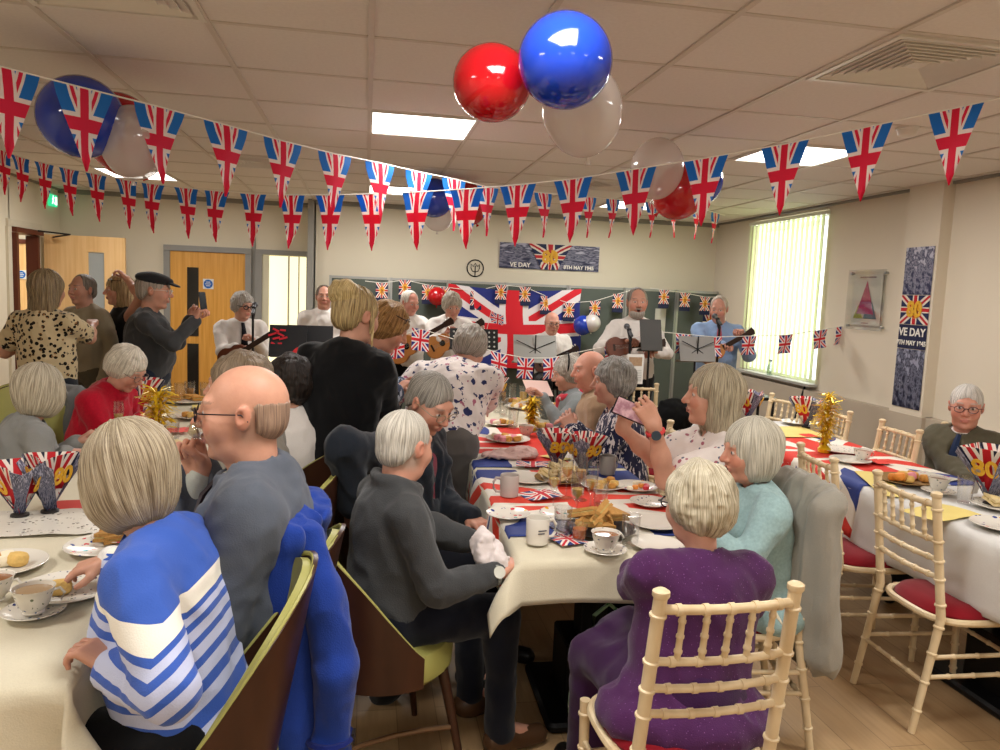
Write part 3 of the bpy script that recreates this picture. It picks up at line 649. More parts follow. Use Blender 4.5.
# doors and windows
def wood(name, a, b, rough=.45, sc=(14, 14, 1.1)):
    if name in MC: return MC[name]
    m = Mt(name, rough, .35); f = m.noise(m.coord('Object', sc), 1.4, 5); m.color(m.ramp(f, [(.3, a), (.7, b)])); m.bump(f, .08, .002); MC[name] = m.m; return m.m
OAK = wood('oak_veneer', c('#c98f3a'), c('#dda552'), sc=(30, 30, 1.2)); OAK2 = wood('pale_oak_veneer', c('#d9ae74'), c('#e6c08a'), sc=(30, 30, 1.2)); GFR = plain('grey_frame', c('#8b8a86'), .45)
def sign(parent, loc, R, r):
    k = empty('safety_sign', loc) if parent is None else None
    s_ = MB().box(loc, (2.3*r, .004, 2.3*r), R).build('sign_plate', plain('sign_white', c('#dcdcd8')), parent)
    MB().lathe([(r, 0), (r, .004)], np.array(loc)+R@np.array([0, -.003, 0]), 24, R@rotx(PI/2)).build('blue_disc', plain('sign_blue', c('#1c5fb0')), s_)
    m = MB()
    for i, wd in enumerate((.9, 1.3, .9)): m.box(np.array(loc)+R@np.array([0, -.009, (1-i)*r*.42]), (wd*r, .002, r*.16), R)
    m.build('sign_lettering', plain('sign_white', c('#dcdcd8')), s_)
I3 = np.eye(3)
d2 = MB().box((-1.86, 9.77, .98), (.86, .045, 1.95)).build('door_2', OAK, None, kind='structure')
fr = MB(); fr.box((-2.325, 9.76, .978), (.07, .08, 1.955)); fr.box((-1.40, 9.76, .978), (.07, .08, 1.955)); fr.box((-1.862, 9.76, 1.99), (.995, .08, .065)); fr.build('door_frame', GFR, d2)
vp = MB(); vp.box((-2.035, 9.745, 1.36), (.13, .012, .82)); vp.box((-2.035, 9.745, .55), (.13, .012, .62)); vp.build('vision_panel', plain('dark_glass', c('#0c0c0e'), .1, .6), d2)
sign(d2, (-1.86, 9.742, 1.58), I3, .052)
w2 = MB(); w2.box((-1.28, 9.76, .98), (.08, .06, 1.96)); w2.box((-.69, 9.76, .98), (.06, .06, 1.96)); w2.box((-.99, 9.76, 1.99), (.66, .06, .058)); w2.box((-.98, 9.76, .5), (.518, .05, .07)); w2 = w2.build('window_2', GFR, None, kind='structure')
MB().box((-.975, 9.765, 1.23), (.53, .01, 1.44)).build('pane', emit('glowing_pane', c('#f2ecc4'), .95), w2)  # pane itself emits, standing in for light from behind the glass
MB().box((-1.2, 9.755, 1.23), (.08, .012, 1.44)).box((-.93, 9.757, 1.23), (.02, .012, 1.44)).box((-.81, 9.757, 1.23), (.015, .012, 1.44)).build('mullion', plain('cream_mullion', c('#cfcab0')), w2)
# left doorway, leaf standing open against the back wall, corridor beyond
DBR = plain('dark_red_wood', c('#5a2a1a'), .4)
jm = MB(); jm.box((XL-.05, 8.49, 1.01), (.24, .05, 2.02)); jm.box((XL-.03, 9.10, 1.01), (.12, .05, 2.02)); jm.box((XL-.05, 8.8, 2.05), (.24, .66, .05)); struct(jm, 'trim_4', DBR)
struct(MB().box((XL+.012, 8.43, 1.04), (.03, .09, 2.075)).box((XL+.012, 8.8, 2.115), (.03, .8, .07)), 'trim_5', plain('cream_architrave', c('#cfc6b0')))
d1 = MB(); lw = .82; X0 = XL+.05
for bx in (((X0+lw*.27), 1.03, lw*.54+.0, 2.04), (X0+lw*.87, 1.03, lw*.26, 2.04)): d1.box((bx[0], 9.2, bx[1]), (bx[2], .045, bx[3]))
d1.box((X0+lw*.64, 9.2, 1.965), (lw*.2, .045, .17)); d1.box((X0+lw*.64, 9.2, .9), (lw*.2, .045, .1)); d1.box((X0+lw*.64, 9.2, .1), (lw*.2, .045, .2))
d1 = d1.build('door_1', OAK2, None, kind='structure')
MB().box((X0+lw*.64, 9.2, 1.41), (lw*.2, .01, .93)).box((X0+lw*.64, 9.2, .52), (lw*.2, .01, .66)).build('vision_panel', plain('grey_wired_glass', c('#9aa0a0'), .15, .6), d1)
sign(d1, (X0+lw*.9, 9.174, 1.6), I3, .045)
MB().tube([(X0+.1, 9.16, 2.02), (X0+.32, 9.02, 2.05), (X0+.02, 8.98, 2.07)], .009).build('door_closer', plain('dark_metal', c('#2a2624'), .4), d1, True)
co_ = MB(); co_.box((-4.75, 9.6, 1.3), (.06, 4, 2.6)); co_.box((-4.1, 11.2, 1.3), (1.3, .06, 2.6)); co_.box((-4.1, 8.0, 1.3), (1.3, .06, 2.6)); struct(co_, 'wall_corridor', WALL)
d3 = MB().box((-4.3, 11.14, 1.0), (.85, .05, 2.0)).build('door_3', OAK2, None, kind='structure'); MB().box((-4.3, 11.13, 2.03), (.95, .08, .06)).box((-3.85, 11.13, 1.0), (.05, .08, 1.99)).build('door_frame', DBR, d3)
sign(d3, (-4.45, 11.1, 1.6), I3, .05)
MB().tube([(-4.0, 11.12, 1.0), (-4.0, 11.06, 1.0), (-4.12, 11.06, 1.0)], .012).build('door_handle', plain('steel', c('#c9c9c9'), .3, .5, 1), d3, True)
# exit sign
ex = empty('exit_sign', (XL+.03, 9.5, 2.37), 0, 'small green lit running-man exit sign high in the left corner', 'sign'); EXG = emit('exit_green', c('#2fc98a'), .9)
MB().box((0, 0, .07), (.025, .2, .13)).build('sign_box', EXG, ex); EW = emit('exit_white', c('#e8fff2'), 1.4)
m = MB(); m.box((.014, .06, .07), (.003, .05, .09)); m.ell((.014, -.02, .115), (.002, .011, .011), 10); m.box((.014, -.02, .085), (.003, .02, .04), rotx(.3)); m.box((.014, -.005, .05), (.003, .012, .045), rotx(.7)); m.box((.014, -.038, .05), (.003, .012, .045), rotx(-.6)); m.box((.014, -.02, .09), (.003, .06, .009), rotx(.4)); m.build('running_figure', EW, ex)
# window with vertical blinds on the right
w1 = MB(); w1.box((XR+.09, 6.95, 1.68), (.1, .05, 1.72)); w1.box((XR+.09, 8.38, 1.68), (.1, .05, 1.72)); w1.box((XR+.09, 7.66, .85), (.1, 1.45, .05)); w1.box((XR+.09, 7.66, 2.52), (.1, 1.45, .05)); w1.box((XR+.09, 7.66, 1.68), (.05, .04, 1.7)); w1 = w1.build('window_1', plain('white_upvc', c('#e4e4df')), None, kind='structure')
MB().box((XR+.1, 7.66, 1.68), (.006, 1.4, 1.66)).build('pane', glassmat('window_glass', (1, 1, 1, 1), .1), w1)
MB().box((XR-.02, 7.66, .83), (.16, 1.56, .025)).build('window_sill', plain('grey_sill', c('#a9a69e')), w1)
bl = empty('vertical_blind', (XR-.03, 7.66, 0), 0, 'pale green vertical slatted blind over the daylit window', 'blind')
mb_ = Mt('blind_fabric', .8, .1); mb_.color(c('#e3e6c8')); t_ = mb_.new('ShaderNodeBsdfTranslucent'); t_.inputs[0].default_value = c('#e6eacb'); mx = mb_.new('ShaderNodeMixShader'); mx.inputs[0].default_value = .55
mb_.link(mb_.b.outputs[0], mx.inputs[1]); mb_.link(t_.outputs[0], mx.inputs[2]); mb_.link(mx.outputs[0], mb_.nt.nodes['Material Output'].inputs[0])
for k in range(17):
    y = -.72+k*.09; MB().sheet([[(.012*math.sin(j*PI/4)+(-.018 if 1 else 0)+.028*(i-.5)+.0, y+.098*(i-.5), z) for z in (.86, 2.5)] for i, j in ((0, 0), (.25, 1), (.5, 2), (.75, 3), (1, 4))], .0012).build('blind_slat', mb_.m, bl, True)
MB().box((0, 0, 2.515), (.05, 1.52, .035)).build('headrail', plain('white_rail', c('#dedfd2')), bl)
sky = bpy.data.lights.new('daylight', 'AREA'); sky.shape = 'RECTANGLE'; sky.size = 1.5; sky.size_y = 1.8; sky.energy = 34; sky.color = (.95, 1, .98); so = bpy.data.objects.new('window_daylight', sky); COL.objects.link(so)
so.location = (XR+.45, 7.66, 1.75); so.rotation_euler = (0, PI/2, 0); so['kind'] = 'structure'
# ceiling fittings
LM = emit('light_diffuser', c('#fffaf2'), 4.0); WM = plain('white_enamel', c('#dcd8d0'), .4)
LP = [(0, 4.464, 'bright square ceiling light panel nearest the camera, above the centre table'), (2.46, 4.464, 'square ceiling light panel on the right, behind the large hanging flags'), (-2.46, 7.624, 'square ceiling light panel at far left behind the balloons'), (0, 7.624, 'far ceiling light panel just left of the blue balloon over the band'), (2.46, 7.624, 'far ceiling light panel over the tall singer on the right'), (0, 1.304, 'ceiling light panel directly above the photographer'), (2.46, 1.304, 'ceiling light panel above the near end of the right table'), (-2.46, 1.304, 'ceiling light panel above the near end of the left table'), (0, -1.856, 'ceiling light panel behind the photographer'), (-4.45, 9.4, 'added unseen ceiling light panel in the corridor beyond the open door'), (2.46, -1.856, 'ceiling light panel at the right behind the photographer'), (-2.46, -1.856, 'ceiling light panel at the left behind the photographer')]  # the corridor panel is an unseen lamp, added to brighten the passage
for i, (x, y, lb) in enumerate(LP):
    r = empty('ceiling_light', (x+.3075, y+.316, CEIL), 0, lb, 'ceiling light', 'square ceiling light panels')
    MB().box((0, 0, -.004), (.585, .6, .006)).build('diffuser', LM, r)
    m = MB(); m.box((0, .305, -.006), (.61, .014, .014)); m.box((0, -.305, -.006), (.61, .014, .014)); m.box((.297, 0, -.006), (.014, .594, .014)); m.box((-.297, 0, -.006), (.014, .594, .014)); m.build('frame', WM, r)
    L = bpy.data.lights.new('panel_lamp', 'AREA'); L.shape = 'SQUARE'; L.size = .56; L.energy = LIGHT_W; L.color = (1, .982, .955); lo = bpy.data.objects.new('lamp', L); COL.objects.link(lo); lo.parent = r; lo.location = (0, 0, -.012)
def vent(x, y, lb, q=.6, n=7):
    r = empty('ceiling_vent', (x+.3075, y+.316, CEIL), 0, lb, 'air vent', 'square ceiling air vents'); hs_ = q/2
    m = MB(); m.box((0, 0, .035), (q-.02, q-.02, .05)); m.build('plenum', plain('vent_dark', c('#221e1a')), r)
    m = MB()
    for sx, sy, L0 in ((0, 1, q), (0, -1, q), (1, 0, q), (-1, 0, q)): m.box((sx*(hs_-.012), sy*(hs_-.012), -.006), (q if sy else .024, q-.05 if sx else .024, .014))
    m.build('frame', WM, r)
    for k in range(n):
        a = hs_-.045-k*(hs_-.07)/n; m = MB()
        for sd in range(4):
            R = rotz(sd*PI/2); m.box(R@np.array([0, a, -.004]), (2*a, .003, .018), R@rotx(.7))
        m.build('louvre', WM, r)
    MB().box((0, 0, -.004), (.07, .07, .006)).build('centre_plate', WM, r)
vent(1.85, 2.568, 'large square louvred ceiling vent at top right of the picture'); vent(-1.22, 2.568, 'beige ceiling vent cut by the top left edge')
vent(-1.22, 6.36, 'distant dark ceiling vent above the brown door'); vent(1.85, 6.36, 'distant dark ceiling vent behind the centre bunting')
sd = empty('smoke_detector', (2.88, 3.87, CEIL), 0, 'small white round smoke detector on the ceiling at right', 'smoke detector'); MB().lathe([(.03, -.05), (.045, -.042), (.052, -.015), (.06, -.012), (.06, 0)], n=24).build('detector_body', WM, sd, True)
# display boards
BG = fabric('board_green_felt', c('#596058'), bump=.2); ALU = plain('aluminium', c('#a9aba8'), .35, .5, .6)
xs = [-.42, .27, .95, 1.64, 2.41, 3.13, 3.80, 4.36]
for k in range(7):
    a, b = xs[k], xs[k+1]; r = empty('display_board', ((a+b)/2, 9.12, 0), 0, 'tall grey-green felt display board, %s' % ['first from the left beside the window', 'second from the left, left of the flag', 'third from the left, behind the left part of the flag', 'fourth from the left, behind the right part of the flag', 'fifth from the left, with the small balloons', 'sixth from the left, behind the tall singer', 'the last at the right by the wall corner'][k], 'display board', 'display boards across the back wall')
    MB().box((0, 0, .94), (b-a-.034, .03, 1.54)).build('felt_panel', BG, r); m = MB(); m.box((0, 0, 1.725), (b-a-.05, .04, .025)); m.box((0, 0, .16), (b-a-.05, .04, .025)); m.box((-(b-a)/2+.017, -.006, .87), (.028, .045, 1.74)); m.box(((b-a)/2-.009, -.002, .87), (.012, .045, 1.74)); m.build('frame', ALU, r)
# banner, poster, logo, plaque
PB = photomat('archive_photo_blue', c('#232843'), c('#a9a8bb')); GOLD = plain('gold_print', c('#d9a52c'), .5, var=.2, scale=40)
UJP = ujmat('print_flag', 1.0, c('#20284a'), c('#b4252b'), c('#d9cdbf'), gold=True); NAVY = plain('navy_print', c('#1d2240')); WTX = plain('white_lettering', c('#e4e0d8'))
bn = empty('anniversary_banner', (2.22, YB-.01, 1.92), 0, 'long blue printed VE DAY banner with gold 80 on the back wall above the boards', 'banner')
RB = rotx(PI/2)
MB().sheet([[(x, -.004-.004*math.sin(x*9), z) for z in (0, .31)] for x in np.linspace(-.63, .63, 15)], .001).build('printed_sheet', PB, bn)
MB().sheet([[(u, -.016, z) for z, u in ((0, t*.1), (.31, t*.27))] for t in np.linspace(-1, 1, 9)], .001).build('flag_print', UJP, bn)
text('numerals', '80', .2, GOLD, (0, -.02, .15), RB, bn, bold=.006); text('lettering', 'VE DAY', .075, WTX, (-.37, -.014, .045), RB, bn, bold=.002); text('lettering', '8TH MAY 1945', .06, WTX, (.37, -.014, .04), RB, bn, bold=.002)
ps = empty('anniversary_poster', (XR-.103, 5.485, .83), -PI/2, 'tall narrow blue VE DAY poster with gold 80 on the right wall pillar', 'poster')
def sec(z0, z1, nm, mt): return MB().sheet([[(x, -.003, z) for z in (z0, z1)] for x in (-.16, 0, .16)], .001).build(nm, mt, ps)
sec(.0, .47, 'printed_photo', photomat('archive_photo_2', c('#1a1d33'), c('#9293a6'), 7)); sec(.475, .665, 'title_panel', NAVY); sec(.67, .90, 'flag_print', UJP); sec(.905, 1.28, 'printed_photo', photomat('archive_photo_3', c('#26294a'), c('#b5b4c4'), 8))
text('numerals', '80', .17, GOLD, (0, -.008, .785), RB, ps, bold=.006); text('lettering', 'VE DAY', .088, WTX, (0, -.008, .605), RB, ps, bold=.0022); text('lettering', '8TH MAY 1945', .052, WTX, (0, -.008, .52), RB, ps, bold=.0015)
lg_ = empty('round_tulip_logo', (1.30, YB-.005, 1.9), 0, 'small black ring logo with a tulip outline on the cream wall left of the banner', 'logo'); BK = plain('black_vinyl', c('#15120f'))
MB().tube([(.1*math.cos(a), 0, .1*math.sin(a)) for a in np.linspace(0, 2*PI, 33)[:-1]], .008, 6, True).build('ring', BK, lg_, True)
m = MB(); m.tube([(-.0, 0, -.1), (0, 0, .03)], .006); m.tube([(-.05, 0, .05), (-.052, 0, 0), (-.035, 0, -.035), (0, 0, -.045), (.035, 0, -.035), (.052, 0, 0), (.05, 0, .05), (.025, 0, .02), (0, 0, .06), (-.025, 0, .02)], .0055, 6, True); m.build('tulip', BK, lg_, True)
pq = empty('acrylic_award_plaque', (XR-.01, 6.21, 1.42), -PI/2, 'clear square wall plaque with a pink, green and yellow triangle', 'plaque')
MB().box((0, -.03, .265), (.52, .008, .53)).build('clear_panel', glassmat('clear_acrylic', (.95, .96, .95, 1), .12), pq); 
MB().box((0, -.012, .265), (.40, .004, .45)).build('paper', plain('plaque_paper', c('#d0c8bc')), pq)
for nm, poly, col in (('triangle_top', [(-.075, .25), (.075, .25), (0, .43)], '#b02a58'), ('triangle_middle', [(-.12, .14), (.12, .14), (.075, .25), (-.075, .25)], '#8c2f63'), ('triangle_left', [(-.16, .1), (-.03, .1), (-.1, .22)], '#a2a03a'), ('triangle_right', [(-.02, .1), (.16, .1), (.09, .24), (.02, .2)], '#2d6a78')):
    MB().prism(poly, .002, (0, -.016-.003*len(nm)/10, 0), RB).build(nm, plain('plaque_'+nm, c(col)), pq)
MB().box((0, -.016, .465), (.22, .002, .012)).box((0, -.016, .06), (.10, .002, .01)).build('printed_lines', plain('plaque_text', c('#8f7a80')), pq)
for sx in (-1, 1):
    for z in (.03, .5): MB().lathe([(.012, 0), (.012, .03)], (sx*.235, 0, z), 12, RB).build('standoff_bolt', ALU, pq)
# ------------------------------------------------------------------ bunting
PF = ujmat('pennant_flag', 1.75, c('#2f84d6'), c('#e62f54'), c('#f6ece8'), trans=.45, w1=.14, w2=.235, dw=(.185, .075))
CORD = plain('white_cord', c('#e6e2d8'))
def on_line(x, y, A, B):
    d = RC@ray(x, y); A = np.array(A[:2]); B = np.array(B[:2]); M_ = np.array([[d[0], A[0]-B[0]], [d[1], A[1]-B[1]]]); t, s_ = np.linalg.solve(M_, A); return CAM+d*t
def pennant(p, tx, root, wd=.2, ht=.33, mat=PF, tipw=.0, square=False):
    """top centre p, tx = cord direction"""
    tx = unit(tx); nrm = unit(np.cross(tx, (0, 0, 1))); o = np.array(root.location); rows = 9; g = []; sw = random.uniform(-.5, .5); cu = random.uniform(-.02, .02)
    m = MB(); cols = [-1, -.5, 0, .5, 1]
    for i, u in enumerate(cols):
        r = []
        for j in range(rows):
            v = j/(rows-1); ww = wd/2*(1 if square else (1-v)*.98+.02); q = p+tx*(u*ww)+np.array([0, 0, -v*ht])+nrm*(cu*math.sin(v*3)+sw*.05*v*v+(.008*math.sin(u*2+v*5) if v > 0 else 0)); r.append(q-o)
        g.append(r)
    m.sheet(g, .0012); n = len(cols)*rows
    for b in (0, n):
        for i, u in enumerate(cols):
            for j in range(rows):
                v = j/(rows-1); ww = 1 if square else (1-v)
                m.uv[b+i*rows+j] = (.5+u*ww*.5, 1-v) if square else (.5+u*ww*.5, .5+(.44-v)*.5*1.75)
    return m.build('pennant', mat, root, True)
def bunting(key, label, pts, A, B, wd, ht, cat='bunting', ext=(0, 0), mat=PF, square=False, zmax=2.585, nm='pennant_bunting'):
    P = [on_line(x, y, A, B) for x, y in pts]; P = [np.array([p[0], p[1], min(p[2], zmax)]) for p in P]
    root = empty(nm, P[len(P)//2], 0, label, cat); o = P[len(P)//2]
    ends = []
    d0 = P[0]-P[1]; d1_ = P[-1]-P[-2]; cp = ([P[0]+d0*ext[0]] if ext[0] else [])+P+([P[-1]+d1_*ext[1]] if ext[1] else [])
    for q in (cp[0], cp[-1]): q[2] = min(q[2], zmax+.01)
    MB().tube([q-o for q in cp], .0035, 6).build('cord', CORD, root, True)
    for i, p in enumerate(P): t = P[min(i+1, len(P)-1)]-P[max(i-1, 0)]; pennant(p, t, root, wd, ht, mat, square=square)
    return root
A2, B2 = at(20, 157, 6.5), at(956, 107, 3.1)
bunting('s2', 'long string of union flag pennants from far left rising to large flags at the right', [(2, 150), (20, 157), (44, 163), (69, 169), (96, 174), (126, 180), (153, 184), (186, 188), (217, 191), (253, 194), (291, 195), (330, 195), (371, 194), (418, 192), (467, 189), (518, 185), (573, 179), (636, 169), (706, 158), (785, 144), (867, 127), (956, 108), (1046, 88)], A2, B2, .215, .335, ext=(1, 0))
A1, B1 = at(84, 88, 3.45), at(672, 200, 7.3)
bunting('s1', 'string of union flag pennants, largest at top left, running to the far right corner', [(6, 68), (84, 88), (160, 107), (226, 125), (283, 141), (335, 154), (380, 163), (419, 172), (454, 179), (488, 187), (543, 193), (589, 197), (613, 199), (651, 202), (675, 204), (697, 206), (716, 207)], A1, B1, .235, .33, ext=(1, .5))
# ------------------------------------------------------------------ balloons
def latex(name, col, al=1.0, tr=.25):
    m = Mt(name, .12, .6); m.color(col); m.b.inputs['Coat Weight'].default_value = .6; m.b.inputs['Alpha'].default_value = al; m.b.inputs['Subsurface Weight'].default_value = 0
    t = m.new('ShaderNodeBsdfTranslucent'); t.inputs[0].default_value = col; mx = m.new('ShaderNodeMixShader'); mx.inputs[0].default_value = tr
    m.link(m.b.outputs[0], mx.inputs[1]); m.link(t.outputs[0], mx.inputs[2]); m.link(mx.outputs[0], m.nt.nodes['Material Output'].inputs[0]); return m.m
BR, BB, BW = latex('red_latex', c('#c2121c')), latex('blue_latex', c('#1c41b4')), latex('white_latex', c('#d8cdc4'), .55)
def balloon(px, py, Y, rpx, mat, label, tilt=(0, 0), el=1.12, group=None):
    p = at(px, py, Y); r = rpx*Y/F*1.0; o = empty('balloon', p, 0, label, 'balloon', group); R = rotx(tilt[0])@roty(tilt[1])
    prof = [(r*math.sin(a)*(1-.07*(1-math.cos(a))/2*0), -r*el*math.cos(a)*(1.0 if math.cos(a) < 0 else 1.06)) for a in np.linspace(.06, PI-.001, 28)]
    MB().lathe(prof, (0, 0, 0), 36, R).build('balloon_skin', mat, o, 'full'); z = -r*el*1.06
    MB().lathe([(r*.05, z+.006), (r*.03, z-.004), (r*.075, z-.02), (r*.085, z-.024)], (0, 0, 0), 12, R).build('knot', mat, o, True)
balloon(565, 61, 2.15, 46, BB, 'big shiny blue balloon, nearest of all, at top centre', (1.9, .1)); balloon(492, 83, 2.4, 37, BR, 'big shiny red balloon beside the nearest blue balloon', (1.9, .35)); balloon(582, 109, 2.42, 40, BW, 'translucent white balloon below the nearest blue balloon', (.3, -.25))
balloon(81, 117, 3.7, 36, BB, 'blue balloon at top left behind a pennant', (1.9, 0)); balloon(122, 134, 4.0, 33, BR, 'red balloon at left mostly hidden behind blue and white balloons', (.3, -.4)); balloon(134, 142, 3.75, 29, BW, 'whitish balloon at left between two pennants', (.3, .1))
balloon(434, 198, 6.6, 19, BB, 'far blue balloon above the guitar players', (1.9, 0)); balloon(438, 212, 6.8, 16, BW, 'far white balloon under the far blue balloon', (.2, 0)); balloon(467, 203, 6.8, 19, BR, 'far red balloon half hidden by a central pennant', (.2, -.5))
balloon(657, 168, 4.0, 27, BW, 'pale balloon touching the ceiling right of centre', (.3, 0)); balloon(682, 191, 4.1, 27, BR, 'red balloon hanging right of the pale balloon', (.4, .7)); balloon(703, 183, 4.35, 20, BB, 'dark blue balloon hidden behind the right red balloon', (.2, .3))
balloon(437, 296, 8.85, 9, BR, 'little red balloon on the boards left of the flag', (.2, 0), 1.0); balloon(583, 325, 8.85, 10, BB, 'little blue balloon on the boards right of the flag', (.2, .2), 1.0); balloon(592, 323, 8.8, 9, latex('white_latex_solid', c('#dcd6d0')), 'little white balloon on the boards beside the little blue one', (.2, 0), 1.0)
# small printed bunting on the boards and square flags in front of the band
F80 = ujmat('flag_80', 1.2, c('#23264a'), c('#b4252b'), c('#e3d8cc'), gold=True)
def bunt80(pts, A, B, label):
    P = [on_line(x, y, A, B) for x, y in pts]; o = P[0]; root = empty('printed_bunting', o, 0, label, 'bunting')
    MB().tube([q-o for q in P], .004, 6).build('cord', CORD, root, True)
    for i, p in enumerate(P[1:-1]):
        p = p.copy(); t = np.array([1., 0, 0]); m = MB(); m.sheet([[(p-o)+np.array([x, -.012+.006*math.sin(x*30), -z]) for z in (.17, 0)] for x in (-.068, 0, .068)], .001); m.build('pennant', F80, root)
        MB().box(p-o+np.array([0, -.012, -.195]), (.136, .003, .05)).build('caption_strip', NAVY, root)
a9, b9 = (-1, 8.98), (5, 8.98)
bunt80([(365, 281), (382, 283), (405, 280), (428, 285), (444, 287), (476, 291), (501, 285), (525, 287), (546, 296), (569, 303), (595, 301), (618, 294), (632, 290)], a9, b9, 'string of small gold 80 flags looping over the green boards and the big flag')
bunt80([(650, 288), (664, 290), (685, 293), (705, 297), (718, 297)], a9, b9, 'short string of small gold 80 flags on the boards at right')
for px_, py_, wd, lb in ((710, 322, .2, 'small gold 80 poster pinned to the board behind the man in blue'), (660, 320, .14, 'white notice pinned to the board behind the tall singer')):
    p = at(px_, py_, 9.08); q = empty('pinned_poster', p, 0, lb, 'poster'); MB().sheet([[(x, -.006, z) for z in (-.2, .14)] for x in (-wd/2, 0, wd/2)], .001).build('printed_sheet', F80 if px_ == 710 else plain('notice_paper', c('#b9b7ab')), q)
UJS = ujmat('square_flag', 1.0, c('#2b2f78'), c('#d2232f'), c('#e6dfe0'), trans=.1, w1=.13, w2=.24)
Ls, Rs = at(394, 338, 5.9), np.array([XR-.10, 6.55, 1.5])
bunting('sq', 'string of small square union flags stretched in front of the band to the right wall', [(386, 336), (396, 337), (421, 329), (499, 353), (526, 358), (551, 358), (612, 345), (652, 331), (683, 334), (715, 337), (750, 336), (786, 335), (821, 330), (843, 326)], Ls, Rs, .14, .17, mat=UJS, square=True, nm='square_flag_bunting')
# large union flag on the boards
uf = empty('union_flag', (1.75, 9.0, 1.7), 0, 'large union flag pinned across the boards behind the band', 'flag')
MB().sheet([[(x*.8+.02*math.sin(z*6), -.02-.03*math.sin(x*5+z*3)*(1-z)-.02*math.cos(x*11), -(1-z)*.92-.05*(1-x*x)*0-.05*(1-x*x)) for z in np.linspace(0, 1, 14)] for x in np.linspace(-1, 1, 25)], .002).build('flag_cloth', ujmat('cloth_flag', 1.0, c('#252f77'), c('#c81f2b'), c('#d9d2d2'), w1=.13, w2=.22), uf, True)
# ------------------------------------------------------------------ everyone in the room
WS = fabric('white_shirt', c('#ddd6cf'), bump=.25); BLK = fabric('black_cloth', c('#0b0b0d'), bump=.2); DJ = fabric('dark_trousers', c('#15171e'))
def TR(n, h): return fabric(n, c(h))
MOR = .0
person('P1', 'person with a grey bob in a blue and white striped cardigan, nearest on the left', (128, 478, 1.95), -86, lean=12, hyaw=-58, pitch=22, hair='bobturn', hc=('#b3a58c', '#86765e'), skin='#c08a70',
       top=fabric('striped_cardigan', c('#3a5bb0'), 'stripes', col2=c('#b9bfda'), col3=c('#e9e4d8')), fem=True, w=1.12, d=1.1, drape=.03, rh=at(110, 566, 2.2)+np.array([0, 0, .02]), lh=at(116, 668, 1.72), lhd=(-.7, .2, .4), pl=(-.25, .05, -1), rhd=(-.93, -.15, -.28), curl=.7, curlr=.45, legs=BLK, prr=(.6, -.1, -1), hs=1.02, belly=.6)
person('P2', 'bald person in a grey suit and glasses drinking from a glass at the left table', (243, 413, 2.22), -88, lean=1, hyaw=-92, pitch=2, hair='bald', hc=('#a98c76', '#8a7160'), skin='#cf9478',
       top=fabric('pale_shirt', c('#c9cdc4')), jacket=fabric('grey_suit', c('#585e69'), scale=2), tie=fabric('dark_tie', c('#2a1d22')), w=1.04, d=.94, rh=at(200, 474, 2.3), rhd=(-.3, -.12, .95), rhu=(.3, 1, .1), curlr=1.1, prr=(.55, -.1, -1), glasses=('#1c1618', .0022, 0), legs=TR('grey_suit_trousers', '#3b3f47'), hs=1.08, belly=.5, collar=True, hemz=-.12)
person('P3', 'person with short brown hair and bare forearm behind the bald diner', (237, 388, 3.0), -80, lean=8, hyaw=-80, hair='soft', hc=('#8c7962', '#5f4f3e'), skin='#c99278', top=fabric('beige_cardigan', c('#8c8478')), sleeve='short', fem=True, rh=at(222, 432, 2.85), rhd=(-.2, 0, 1), prr=(0, .4, -1))
person('P4', 'dark-haired person in a white blouse and grey waistcoat with back turned', (288, 383, 3.55), -40, lean=6, hyaw=-40, hair='soft', hc=('#2a201b', '#150f0c'), skin='#b98468', top=fabric('white_blouse', c('#dcd4cc')), fem=True, lh=at(262, 455, 3.7))
person('P5', 'person in a grey cardigan with a smooth silver bob at the left table', (40, 392, 3.85), 52, lean=10, hyaw=38, pitch=12, hair='bobturn', hc=('#c2b7a0', '#978b76'), skin='#c58f76', top=fabric('grey_cardigan', c('#8d8d8a')), fem=True, w=1.12, d=1.1, lh=at(78, 442, 4.0), rh=at(68, 452, 3.75), rhd=(.8, .5, -.1), curl=.8, glasses=('#7a7468', .002, 0), hs=1.04, belly=.5)
person('P6', 'white-haired person in a bright red jumper bending over a plate', (127, 369, 4.6), 108, lean=22, hyaw=112, pitch=32, hair='soft', hc=('#dcd3c2', '#b5ab9a'), skin='#c98f78', top=fabric('red_jumper', c('#b0122a'), 'knit'), fem=True, collar=True, lh=at(150, 415, 4.75), rh=at(143, 418, 4.5), glasses=('#6a5a50', .002, 0), curl=.9)
person('S1', 'standing person in a leopard print blouse with back to the camera', (48, 290, 5.5), 15, 'stand', lean=0, hyaw=30, hair='long', hc=('#94805f', '#5e4c37'), skin='#b98266', top=fabric('leopard_print', c('#c4b18c'), 'leopard', col2=c('#17120e'), col3=c('#8a5f34'), scale=1.15), sleeve='short', fem=True, w=1.06, lh=at(38, 338, 5.8), rh=at(92, 325, 5.9), prr=(.6, -.2, -1), pl=(-.8, -.3, -1), legs=TR('dark_jeans', '#1d222b'), belly=.5, hemz=-.14)
person('S2', 'standing balding person in a beige jacket facing the leopard print blouse', (82, 290, 6.5), -150, 'stand', lean=4, hair='receding', hc=('#7f766a', '#57504a'), skin='#b57e66', top=fabric('beige_jacket', c('#93876f')), collar=True, legs=TR('stone_trousers', '#57503f'))
person('S3', 'standing blonde person with sunglasses on head and raised arm, black waistcoat', (119, 291, 6.75), -120, 'stand', lean=0, hair='long', hc=('#b3986d', '#7c6545'), skin='#c18468', top=fabric('black_waistcoat', c('#1b1a1c')), sleeve='none', fem=True, lh=at(127, 279, 6.6), lhd=(-.7, 0, .7), rh=at(106, 326, 6.5), pl=(-.9, -.2, .3), legs=BLK, mouth=.6, curl=.8, glasses=('#2a1a12', .004, 1), shirt=None)
